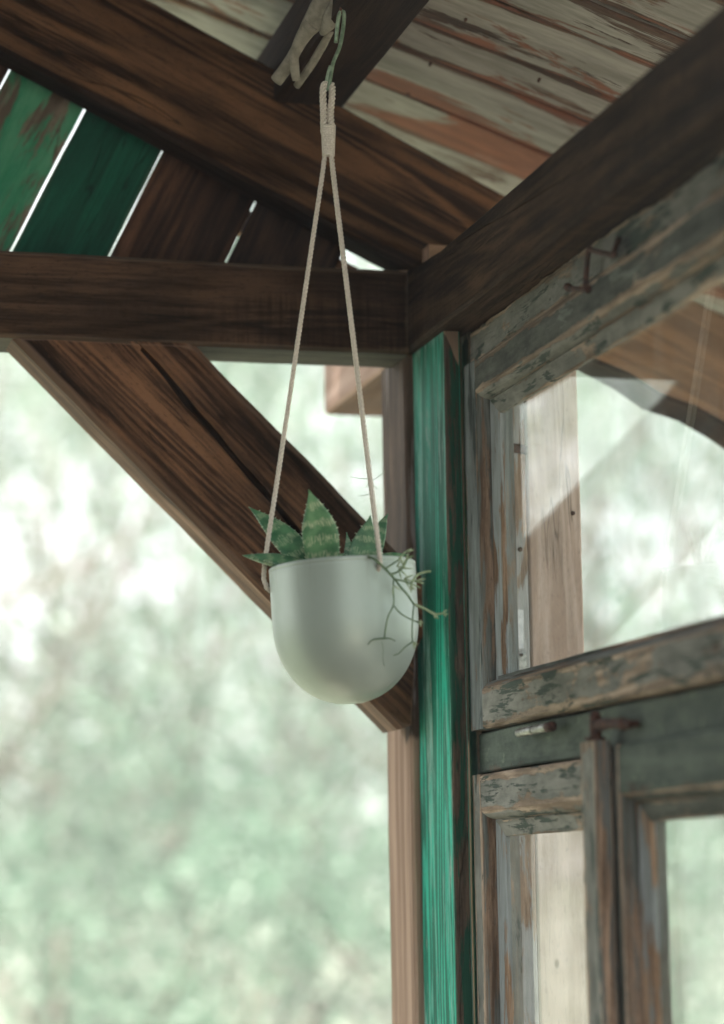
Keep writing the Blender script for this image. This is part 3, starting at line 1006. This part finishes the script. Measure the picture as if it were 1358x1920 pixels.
for (r, z) in prof:
    for k in range(NS):
        th = 2 * math.pi * k / NS
        V.append((r * math.cos(th), r * math.sin(th), z))
for i in range(len(prof) - 1):
    for k in range(NS):
        a = i * NS + k; b = i * NS + (k + 1) % NS
        F.append((a, b, b + NS, a + NS))
body = mesh_obj('pot_body', V, F, MT['pot'], planter, pfr, smooth=True)
V, F = [(0, 0, 0.004)], []
for j in range(1, 7):
    for k in range(32):
        th = 2 * math.pi * k / 32
        r = (PR - 0.0047) * j / 6
        V.append((r * math.cos(th), r * math.sin(th), 0.003 * mn.noise(Vector((r * 90 * math.cos(th), r * 90 * math.sin(th), 0)))))
for k in range(32): F.append((0, 1 + k, 1 + (k + 1) % 32))
for j in range(5):
    for k in range(32):
        a = 1 + j * 32 + k; b = 1 + j * 32 + (k + 1) % 32
        F.append((a, a + 32, b + 32, b))
sf = pfr.copy(); sf.translation = pfr @ Vector((0, 0, PH - 0.016))
mesh_obj('soil', V, F, MT['soil'], planter, sf, smooth=True)


# rope hanger: three laid strands gathered in a whipped loop
def laid(path, rad, pitch=0.015, plies=3, phase=0.0):
    P_ = [Vector(p) for p in path]
    # resample
    seg = [(P_[i + 1] - P_[i]).length for i in range(len(P_) - 1)]
    L = sum(seg)
    n = max(10, int(L / 0.0013))
    pts_, i, acc = [], 0, 0.0
    for k in range(n + 1):
        s = L * k / n
        while i < len(seg) - 1 and acc + seg[i] < s:
            acc += seg[i]; i += 1
        t = (s - acc) / max(seg[i], 1e-9)
        pts_.append(P_[i].lerp(P_[i + 1], t))
    out = []
    t0 = (pts_[1] - pts_[0]).normalized()
    a = t0.orthogonal().normalized()
    fr = []
    for k in range(n + 1):
        t = (pts_[min(k + 1, n)] - pts_[max(k - 1, 0)]).normalized()
        a = (a - t * a.dot(t)).normalized()
        fr.append((a.copy(), t.cross(a)))
    for ply in range(plies):
        pp = []
        for k in range(n + 1):
            th = phase + 2 * math.pi * (ply / plies + L * k / n / pitch)
            pp.append(pts_[k] + (fr[k][0] * math.cos(th) + fr[k][1] * math.sin(th)) * rad * 0.60)
        out.append(tube(pp, rad * 0.47, 6))
    return join(out)


hanger = empty('rope_hanger', (PC.x, PC.y, 1.95))
tag(hanger, 'twisted natural cotton rope hanger with a whipped loop at the top', 'rope')
apex = Vector((0.6625, 2.568, 2.497))        # where the loop sits on the hook
whip0, whip1 = dep(616, 236, 2.745), dep(616, 292, 2.738)
RR = 0.0027
cr = side
attach = []
for ang, dz in ((184, -0.0225), (-62, -0.0145), (59, -0.0145)):
    th = R(ang)
    attach.append((pfr @ Vector(((PR + 0.002) * math.cos(th), (PR + 0.002) * math.sin(th), PH + dz)), pfr @ Vector(((PR + 0.0045) * math.cos(th), (PR + 0.0045) * math.sin(th), PH + 0.004)), pfr @ Vector(((PR - 0.006) * math.cos(th), (PR - 0.006) * math.sin(th), PH + dz - 0.004))))
offs = [side * -0.0040, side * 0.0036 - viewr * 0.003, side * 0.0030 + viewr * 0.003]
for k in range(3):
    hole, over, inn = attach[k]
    st_ = whip1 + offs[k]
    path = [whip0 + offs[k] * 0.8, st_]
    path += [st_.lerp(over, t) + Vector((0, 0, -0.002 * math.sin(math.pi * t))) for t in (0.25, 0.5, 0.75, 1.0)]
    path += [hole + (hole - inn) * 0.25 + Vector((0, 0, 0.004)), hole, inn]
    V, F = laid(smooth_path(path, 6), RR, phase=k * 1.3)
    mesh_obj('strand', V, F, MT['rope'], hanger, smooth=True)
# loop over the hook
lp = [whip0 - side * 0.0052 + Vector((0, 0, -0.01)), dep(607, 215, 2.748), dep(606, 175, 2.75), dep(608, 160, 2.755) , apex + Vector((0, 0, 0.004)), dep(622, 160, 2.757), dep(623, 178, 2.75), dep(620, 215, 2.748), whip0 + side * 0.0040 + Vector((0, 0, -0.01))]
V, F = laid(smooth_path(lp, 6), 0.0040, phase=0.4)
mesh_obj('loop', V, F, MT['rope'], hanger, smooth=True)
wp = []
nt = 13
axis = (whip1 - whip0)
ax_n = axis.normalized()
for i in range(nt * 14 + 1):
    t = i / (nt * 14)
    th = 2 * math.pi * i / 14
    rad = 0.0068 - 0.0012 * t
    wp.append(whip0 + axis * t + side * (rad * math.cos(th)) + viewr * (rad * math.sin(th)))
V, F = tube(wp, 0.0019, 6)
mesh_obj('whipping', V, F, MT['rope'], hanger, smooth=True)

# hook
hk = empty('metal_hook', apex)
tag(hk, 'long pale green metal hook between the purlin and the rope loop', 'hook')
hp = smooth_path([dep(630, 80, 2.772), dep(634, 40, 2.774), dep(638, 24, 2.776), dep(644, 22, 2.776), dep(645, 40, 2.774), dep(638, 85, 2.768), dep(625, 118, 2.762), dep(619, 150, 2.756), dep(616, 164, 2.7545)], 5)
V, F = tube(hp, 0.0024, 8)
mesh_obj('shank', V, F, MT['hook'], hk, smooth=True)
hp = smooth_path([dep(616, 163, 2.7545), dep(613, 168, 2.753), dep(612, 160, 2.757), dep(615, 140, 2.759), dep(620, 124, 2.761)], 5)
V, F = tube(hp, 0.0022, 8)
mesh_obj('eye', V, F, MT['hook'], hk, smooth=True)
nailp = [Vector((0.686, 2.570, 2.600)), dep(640, 14, 2.776), dep(641, 27, 2.776)]
V, F = tube(smooth_path(nailp, 5), 0.0020, 8)
mesh_obj('screw_eye', V, F, MT['rust'], hk, smooth=True)

# pale strip of cloth slung over the purlin beside the hook
cl = empty('cloth_strip', dep(560, 120, 2.86))
tag(cl, 'pale forked strip slung beside the metal hook above the rafter', 'strip')


def ribbon(pts, ws, th, name, mat):
    path = smooth_path(pts, 6)
    n = len(path)
    V, F = [], []
    S = 10
    for i, p in enumerate(path):
        t = i / (n - 1)
        j = t * (len(ws) - 1)
        a = int(min(j, len(ws) - 2))
        w = ws[a] + (ws[a + 1] - ws[a]) * (j - a)
        tg = (path[min(i + 1, n - 1)] - path[max(i - 1, 0)]).normalized()
        sd = tg.cross(FW).normalized()
        nn = sd.cross(tg)
        for k in range(S):
            thk = 2 * math.pi * k / S
            fold = 1 + 0.12 * mn.noise(Vector((i * 0.25, k * 0.9, len(ws))))
            V.append(p + sd * (w * math.cos(thk)) + nn * (th * math.sin(thk) * fold))
    for i in range(n - 1):
        for k in range(S):
            a = i * S + k; b = i * S + (k + 1) % S
            F.append((a, b, b + S, a + S))
    F += [tuple(range(S - 1, -1, -1)), tuple(range((n - 1) * S, n * S))]
    mesh_obj(name, V, F, mat, cl, smooth=True)


D0 = 2.88
ribbon([dep(655, -60, 2.80), dep(628, -10, 2.815), dep(600, 25, 2.83), dep(572, 62, 2.85), dep(555, 95, 2.87), dep(540, 122, 2.885), dep(518, 152, 2.90)], [0.019, 0.019, 0.016, 0.009, 0.007, 0.008, 0.008], 0.005, 'fold', MT['cloth'])
ribbon([dep(585, 45, 2.838), dep(562, 82, 2.862), dep(552, 105, 2.872), dep(552, 125, 2.878), dep(556, 150, 2.885)], [0.010, 0.007, 0.006, 0.006, 0.005], 0.005, 'tail', MT['cloth'])
ribbon([dep(640, 5, 2.81), dep(618, 40, 2.82), dep(605, 62, 2.84)], [0.012, 0.010, 0.004], 0.004, 'tail', MT['cloth'])
ribbon([dep(622, 55, 2.845), dep(604, 88, 2.86), dep(585, 120, 2.875), dep(556, 162, 2.905)], [0.004, 0.005, 0.005, 0.0045], 0.003, 'tail', MT['cloth'])


# ------------------------------------------------------------------ aloe
def aloe_leaf(name, parent, base, mid, tip, W, nrm, mat, th=0.22, teeth=True, bend=0.0, wbase=0.75, tsize=0.0021, seed=0, peak=0.40):
    base, mid, tip = Vector(base), Vector(mid), Vector(tip)
    c = mid * 2 - (base + tip) * 0.5
    N_, S = 26, 14
    V, F, FM, UV = [], [], [], []
    nrm = Vector(nrm).normalized()
    path = [base * (1 - t) ** 2 + c * 2 * t * (1 - t) + tip * t * t for t in [i / N_ for i in range(N_ + 1)]]
    marg = []
    rg = random.Random(seed)
    for i, p in enumerate(path):
        t = i / N_
        tg = (path[min(i + 1, N_)] - path[max(i - 1, 0)]).normalized()
        sd = tg.cross(nrm).normalized()
        nn = sd.cross(tg).normalized()
        if t < peak: wv = wbase + (1 - wbase) * math.sin(math.pi / 2 * t / peak)
        else: wv = max(0.0, math.cos(math.pi / 2 * (t - peak) / (1 - peak))) ** 1.15
        w = max(0.0006, W / 2 * wv)
        for k in range(S):
            a = 2 * math.pi * k / S
            x = w * math.cos(a)
            d = math.sin(a)
            # channelled face, rounded back
            y = (d * W * th * (wv ** 0.7) * (0.45 if d > 0 else 1.0)) + (W * 0.10 * wv * (math.cos(a) ** 2))
            V.append(p + sd * x + nn * y)
            UV.append((t, 0.5 + 0.5 * math.cos(a)))
        marg.append((p, sd, nn, w, wv, tg))
    for i in range(N_):
        for k in range(S):
            a = i * S + k; b = i * S + (k + 1) % S
            F.append((a, b, b + S, a + S)); FM.append(0)
    F += [tuple(range(S - 1, -1, -1)), tuple(range(N_ * S, (N_ + 1) * S))]; FM += [0, 0]
    if teeth:
        L = sum((path[i + 1] - path[i]).length for i in range(N_))
        nt_ = int(L / 0.0062)
        for sg in (-1, 1):
            for q in range(1, nt_):
                t = (q + rg.uniform(-0.2, 0.2)) / nt_
                if t > 0.93: continue
                i = min(N_ - 1, int(t * N_)); fq = t * N_ - i
                p, sd, nn, w, wv, tg = marg[i]
                p2, sd2, nn2, w2, wv2, _ = marg[i + 1]
                pp = p.lerp(p2, fq); ww = w + (w2 - w) * fq; wvv = wv + (wv2 - wv) * fq
                e = pp + sd * (ww * 0.97 * sg) + nn * (W * 0.10 * wvv)
                sz = tsize * rg.uniform(0.7, 1.2)
                o = len(V)
                tipv = e + sd * sg * sz * 1.15 + tg * sz * 0.5
                for k in range(4):
                    a = math.pi / 2 * k
                    V.append(e + tg * (math.cos(a) * sz * 0.42) + nn * (math.sin(a) * sz * 0.3) - sd * sg * 0.0004)
                V.append(tipv)
                UV += [(t, 0.0)] * 5
                for k in range(4):
                    F.append((o + k, o + (k + 1) % 4, o + 4)); FM.append(1)
    o = mesh_obj(name, V, F, [mat, MT['tooth']], parent, smooth=True, fmat=FM)
    me = o.data
    uv = me.uv_layers.new(name='UVMap')
    li = np.empty(len(me.loops), dtype=np.int32)
    me.loops.foreach_get('vertex_index', li)
    uv.data.foreach_set('uv', np.array(UV, dtype=np.float32)[li].ravel())
    return o


alo = empty('aloe_plant', pfr @ Vector((0, 0, PH - 0.014)))
tag(alo, 'spotted toothed aloe rosette growing in the pale pot', 'plant')
FC = -FW
A_, AD = MT['aloe'], MT['aloe_dark']
aloe_leaf('leaf', alo, dep(603, 1085, 2.655), dep(602, 1005, 2.648), dep(579, 918, 2.640), 0.0405, FC + RT * -0.15, A_, seed=1, wbase=0.70, peak=0.50)
aloe_leaf('leaf', alo, dep(590, 1082, 2.672), dep(532, 1010, 2.690), dep(466, 950, 2.705), 0.0345, FC * 0.55 + UP * 0.6 + RT * 0.1, AD, seed=2)
aloe_leaf('leaf', alo, dep(598, 1070, 2.668), dep(525, 1053, 2.664), dep(454, 1041, 2.655), 0.0265, FC * 0.45 + UP * 0.85, AD, seed=3, th=0.30)
aloe_leaf('leaf', alo, dep(684, 1085, 2.668), dep(684, 1030, 2.672), dep(695, 966, 2.668), 0.0410, FC + RT * 0.25, AD, seed=4, wbase=0.9, peak=0.36)
aloe_leaf('leaf', alo, dep(696, 1080, 2.690), dep(708, 1012, 2.700), dep(728, 963, 2.705), 0.0230, FC + RT * -0.7, AD, seed=5, teeth=False)
aloe_leaf('leaf', alo, dep(610, 1075, 2.632), dep(628, 1054, 2.618), dep(646, 1037, 2.612), 0.0175, FC * 0.5 + UP * 0.8, A_, seed=6, tsize=0.0012)
aloe_leaf('leaf', alo, dep(655, 1085, 2.70), dep(655, 1040, 2.705), dep(650, 998, 2.71), 0.0120, FC, AD, seed=7, teeth=False)
aloe_leaf('leaf', alo, dep(648, 1075, 2.632), dep(672, 1053, 2.620), dep(700, 1035, 2.614), 0.0165, FC * 0.5 + UP * 0.8 + RT * -0.2, A_, seed=8, tsize=0.0012)
aloe_leaf('leaf', alo, dep(690, 1085, 2.72), dep(722, 1052, 2.735), dep(765, 1040, 2.745), 0.0200, FC * 0.6 + UP * 0.5, AD, seed=9, teeth=False)

# ------------------------------------------------------------------ thin jointed cactus trailing over the rim
rh_ = empty('trailing_cactus', dep(700, 1058, 2.63))
tag(rh_, 'thin branching jointed cactus trailing over the right side of the pot', 'plant')
rg = random.Random(5)


def stem(pts, r0, r1, mat, D=None, ends=True, name='stem'):
    P3 = smooth_path([dep(*p) for p in pts], 6)
    n = len(P3)
    V, F = tube(P3, [0.82 * (r0 + (r1 - r0) * i / (n - 1)) for i in range(n)], 7)
    parts = [(V, F)]
    mesh_obj(name, V, F, mat, rh_, smooth=True)


def tips(px, py, D, ang, n=3, L=16, r=0.0013, spread=28):
    """little pale forked ends; angle in degrees, 0 = right, 90 = down in the picture"""
    base = dep(px, py, D)
    parts = []
    for k in range(n):
        a = R(ang + (k - (n - 1) / 2) * spread + rg.uniform(-8, 8))
        l = L * rg.uniform(0.7, 1.15)
        m = dep(px + math.cos(a) * l * 0.5, py + math.sin(a) * l * 0.5 - 0.6, D - 0.001)
        e = dep(px + math.cos(a) * l, py + math.sin(a) * l, D - 0.002 + rg.uniform(-0.003, 0.003))
        parts.append(tube([base, m, e], [r * 0.65, r * 0.9, r * 0.45], 6))
    V, F = join(parts)
    mesh_obj('shoot', V, F, MT['stem_tip'], rh_, smooth=True)


S_, T_ = MT['stem'], MT['stem_tip']
stem([(640, 1062, 2.650), (668, 1045, 2.625), (697, 1046, 2.596), (720, 1064, 2.588), (740, 1085, 2.592)], 0.0018, 0.0016, S_)
stem([(740, 1085, 2.598), (752, 1101, 2.600), (765, 1116, 2.602), (777, 1133, 2.606), (792, 1140, 2.606), (815, 1150, 2.606)], 0.0014, 0.0015, S_)
stem([(777, 1133, 2.606), (796, 1141, 2.605), (814, 1151, 2.605), (832, 1150, 2.604)], 0.0018, 0.0012, T_)
tips(830, 1150, 2.604, 5, 3, 10, 0.0011, 45)
tips(814, 1151, 2.604, 62, 2, 11, 0.0013, 30)
stem([(738, 1086, 2.597), (738, 1110, 2.594), (738, 1134, 2.593), (728, 1156, 2.592), (723, 1180, 2.591), (721, 1197, 2.590)], 0.0010, 0.0010, S_)
stem([(721, 1197, 2.590), (708, 1198, 2.588), (697, 1201, 2.586), (690, 1209, 2.586)], 0.0012, 0.0006, S_)
stem([(721, 1197, 2.590), (731, 1197, 2.590), (742, 1202, 2.590)], 0.0011, 0.0006, S_)
stem([(716, 1204, 2.590), (719, 1218, 2.589), (718, 1232, 2.589), (721, 1250, 2.589)], 0.0004, 0.0003, S_)
stem([(738, 1135, 2.593), (750, 1149, 2.595), (768, 1160, 2.600), (788, 1168, 2.604)], 0.0009, 0.0011, S_)
tips(785, 1167, 2.604, 10, 3, 9, 0.0011, 50)
stem([(776, 1134, 2.606), (774, 1160, 2.607), (773, 1185, 2.607), (774, 1203, 2.607)], 0.0011, 0.0010, S_)
stem([(774, 1203, 2.606), (760, 1213, 2.602), (748, 1225, 2.599), (738, 1229, 2.597)], 0.0010, 0.0006, S_)
tips(775, 1204, 2.606, 48, 3, 12, 0.0011, 24)
stem([(722, 1067, 2.600), (737, 1057, 2.602), (749, 1049, 2.606)], 0.0012, 0.0012, S_)
stem([(747, 1051, 2.604), (755, 1040, 2.606), (766, 1031, 2.608)], 0.0014, 0.0011, T_)
tips(760, 1036, 2.607, -25, 2, 15, 0.0011, 25)
stem([(733, 1077, 2.599), (746, 1072, 2.600), (757, 1063, 2.602), (764, 1048, 2.606)], 0.0015, 0.0011, S_)
tips(757, 1064, 2.602, -95, 2, 20, 0.0012, 36)
tips(762, 1050, 2.605, -45, 2, 16, 0.0012, 40)
stem([(740, 1086, 2.598), (756, 1089, 2.598), (770, 1093, 2.600), (777, 1085, 2.602)], 0.0013, 0.0012, S_)
stem([(773, 1090, 2.601), (783, 1078, 2.603), (795, 1073, 2.604), (808, 1071, 2.604)], 0.0017, 0.0013, T_)
tips(777, 1090, 2.602, 2, 2, 20, 0.0013, 26)
tips(748, 1066, 2.602, 40, 3, 24, 0.0011, 32)
tips(758, 1085, 2.600, 25, 4, 26, 0.0011, 26)
tips(770, 1094, 2.602, 62, 3, 20, 0.0012, 30)
tips(738, 1098, 2.595, 60, 2, 20, 0.0010, 70)
tips(744, 1062, 2.603, -20, 2, 18, 0.0010, 50)
stem([(712, 1068, 2.64), (710, 1040, 2.645), (714, 1020, 2.645)], 0.0010, 0.0010, T_)
# shoot standing up behind the rope
stem([(706, 1040, 2.690), (704, 990, 2.692), (701, 945, 2.692), (694, 898, 2.690)], 0.0013, 0.0012, S_)
for (a, b) in (((694, 898), (657, 894)), ((695, 903), (722, 884)), ((694, 900), (708, 918)), ((697, 925), (673, 930)), ((694, 900), (686, 915))):
    stem([(*a, 2.690), ((a[0] + b[0]) / 2, (a[1] + b[1]) / 2 + 1, 2.690), (*b, 2.690)], 0.00055, 0.0003, S_)


# ------------------------------------------------------------------ trees beyond the porch
def crown_mesh(name, seed, nclump, per, rad, hgt, mat, lsize):
    r = np.random.default_rng(seed)
    C, Rr = [], []
    for i in range(nclump):
        while True:
            p = r.uniform(-1, 1, 3)
            if 0.25 < np.linalg.norm(p) < 1: break
        C.append(p * np.array([rad, rad, hgt / 2])); Rr.append(r.uniform(0.24, 0.50) * rad)
    C = np.array(C); Rr = np.array(Rr)
    idx = np.repeat(np.arange(nclump), per)
    n = len(idx)
    d = r.normal(size=(n, 3)); d /= np.linalg.norm(d, axis=1)[:, None]
    pos = C[idx] + d * (Rr[idx] * r.uniform(0.35, 1.05, n) ** 0.7)[:, None] * np.array([1, 1, 0.75])
    u = r.normal(size=(n, 3)) + d * 0.6; u /= np.linalg.norm(u, axis=1)[:, None]
    v = np.cross(u, r.normal(size=(n, 3))); v /= np.linalg.norm(v, axis=1)[:, None]
    s = r.uniform(0.6, 1.3, n)[:, None] * lsize
    q = np.stack([pos - u * s, pos + v * s * 0.5, pos + u * s, pos - v * s * 0.5], 1).reshape(-1, 3)
    me = bpy.data.meshes.new(name)
    me.vertices.add(4 * n); me.vertices.foreach_set('co', q.ravel())
    me.loops.add(4 * n); me.loops.foreach_set('vertex_index', np.arange(4 * n, dtype=np.int32))
    me.polygons.add(n)
    me.polygons.foreach_set('loop_start', np.arange(n, dtype=np.int32) * 4)
    me.polygons.foreach_set('loop_total', np.full(n, 4, dtype=np.int32))
    me.materials.append(mat)
    me.update(calc_edges=True)
    return me, C


def trunk_mesh(name, seed, zc_, C, hgt):
    r = random.Random(seed)
    parts = [tube([(0, 0, -0.3), (0.02, 0.03, zc_ * 0.35), (-0.04, 0.02, zc_ * 0.8), (0, 0, zc_ + hgt * 0.2)], [0.065, 0.05, 0.035, 0.015], 9)]
    for c in list(C)[:14]:
        s = Vector((0, 0, zc_ * r.uniform(0.45, 0.95)))
        e = Vector((c[0], c[1], zc_ + c[2]))
        m = s.lerp(e, 0.5) + Vector((r.uniform(-.15, .15), r.uniform(-.15, .15), r.uniform(-0.2, 0.1)))
        parts.append(tube(smooth_path([s, m, e], 3), [0.030, 0.026, 0.022, 0.018, 0.014, 0.010, 0.006], 6))
    V, F = join(parts)
    me = bpy.data.meshes.new(name)
    me.from_pydata([tuple(v) for v in V], [], F)
    me.materials.append(MT['bark'])
    return me


KINDS = []
for i, (ncl, per, rad, hgt, zc_, mat, ls) in enumerate(((34, 190, 2.4, 6.2, 3.9, 'leafA', 0.044), (30, 180, 2.2, 5.8, 3.6, 'leafB', 0.045), (20, 170, 1.6, 3.0, 1.5, 'leafA', 0.042))):
    cm, C = crown_mesh('crown', 40 + i, ncl, per, rad, hgt, MT[mat], ls)
    KINDS.append((cm, trunk_mesh('trunk', 60 + i, zc_, C, hgt), zc_))


def tree(az, dist, kind, s=1.0, inview=True, dz=0.0):
    a = R(az)
    cm, tm, zc_ = KINDS[kind]
    loc = Vector((math.sin(a) * dist, math.cos(a) * dist, -0.3 + dz))
    t = empty('leafy_shrub' if kind == 2 else 'leafy_tree', loc)
    Mw = Matrix.Translation(loc) @ Matrix.Rotation(random.uniform(0, 6.28), 4, 'Z') @ Matrix.Scale(s, 4)
    put(t, Mw)
    for nm, me, off in (('trunk', tm, 0), ('crown', cm, zc_)):
        o = bpy.data.objects.new(nm, me)
        col.objects.link(o)
        o.parent = t
        o.matrix_basis = Matrix.Translation((0, 0, off))
    if kind == 2: tag(t, 'low blurred green shrub in the sunlit garden behind the porch', 'shrub', 'shrubs in the garden behind the porch')
    else: tag(t, 'blurred leafy green tree in the garden far behind the porch', 'tree', 'trees in the garden behind the porch')


# in view (azimuth 6..24), nearest first
for az, d, k, s in ((5.2, 14, 0, 1.0), (11.0, 16, 1, 1.0), (17.2, 14.5, 0, 1.0), (24.5, 15, 1, 1.0), (7.6, 18, 1, 1.1), (14.0, 18, 0, 1.1), (20.8, 17, 1, 1.05), (27, 21, 0, 1.1), (9.5, 23, 1, 1.2), (13.2, 25, 0, 1.25), (18.0, 24, 0, 1.2), (22.8, 25, 1, 1.2),
                    (8, 11.5, 2, 0.8), (12, 12.5, 2, 0.8), (17.5, 12, 2, 0.85), (22.5, 12.5, 2, 0.8)):
    tree(az, d, k, s)
# mirrored in the panes, and left of the picture
for az, d, k, s in ((8, 34, 1, 1.8), (13.5, 36, 0, 1.8), (20.5, 35, 1, 1.8), (-17, 14, 0, 1.0), (-22, 15, 1, 1.05), (-27, 14, 0, 1.0), (-20, 21, 0, 1.2), (-25, 22, 1, 1.2), (-12, 17, 1, 1.1), (-31, 18, 0, 1.1), (-5, 19, 0, 1.1), (0, 16, 1, 1.0), (-24, 11.5, 2, 0.85), (-19, 12, 2, 0.8)):
    tree(az, d, k, s)


# ------------------------------------------------------------------ pale volume added to wash out the garden, standing in for overexposure
hx0, hx1, hy0, hy1, hz0, hz1 = -40.0, 45.0, -12.0, 60.0, -3.0, 12.0
hm = bpy.data.materials.new('pale_veil_air')
hm.use_nodes = True
hm.node_tree.nodes.clear()
hv_ = hm.node_tree.nodes.new('ShaderNodeVolumePrincipled')
hv_.inputs['Color'].default_value = (0.93, 0.97, 0.95, 1)
hv_.inputs['Density'].default_value = 0.0072
ho = hm.node_tree.nodes.new('ShaderNodeOutputMaterial')
hm.node_tree.links.new(hv_.outputs[0], ho.inputs['Volume'])
V = [(x, y, z) for x in (hx0, hx1) for y in (hy0, hy1) for z in (hz0, hz1)]
F = [(0, 1, 3, 2), (4, 6, 7, 5), (0, 4, 5, 1), (2, 3, 7, 6), (1, 5, 7, 3), (0, 2, 6, 4)]
tag(mesh_obj('pale_veil', V, F, hm), 'thin pale veil added to wash out the whole garden', 'pale_veil', kind='stuff')
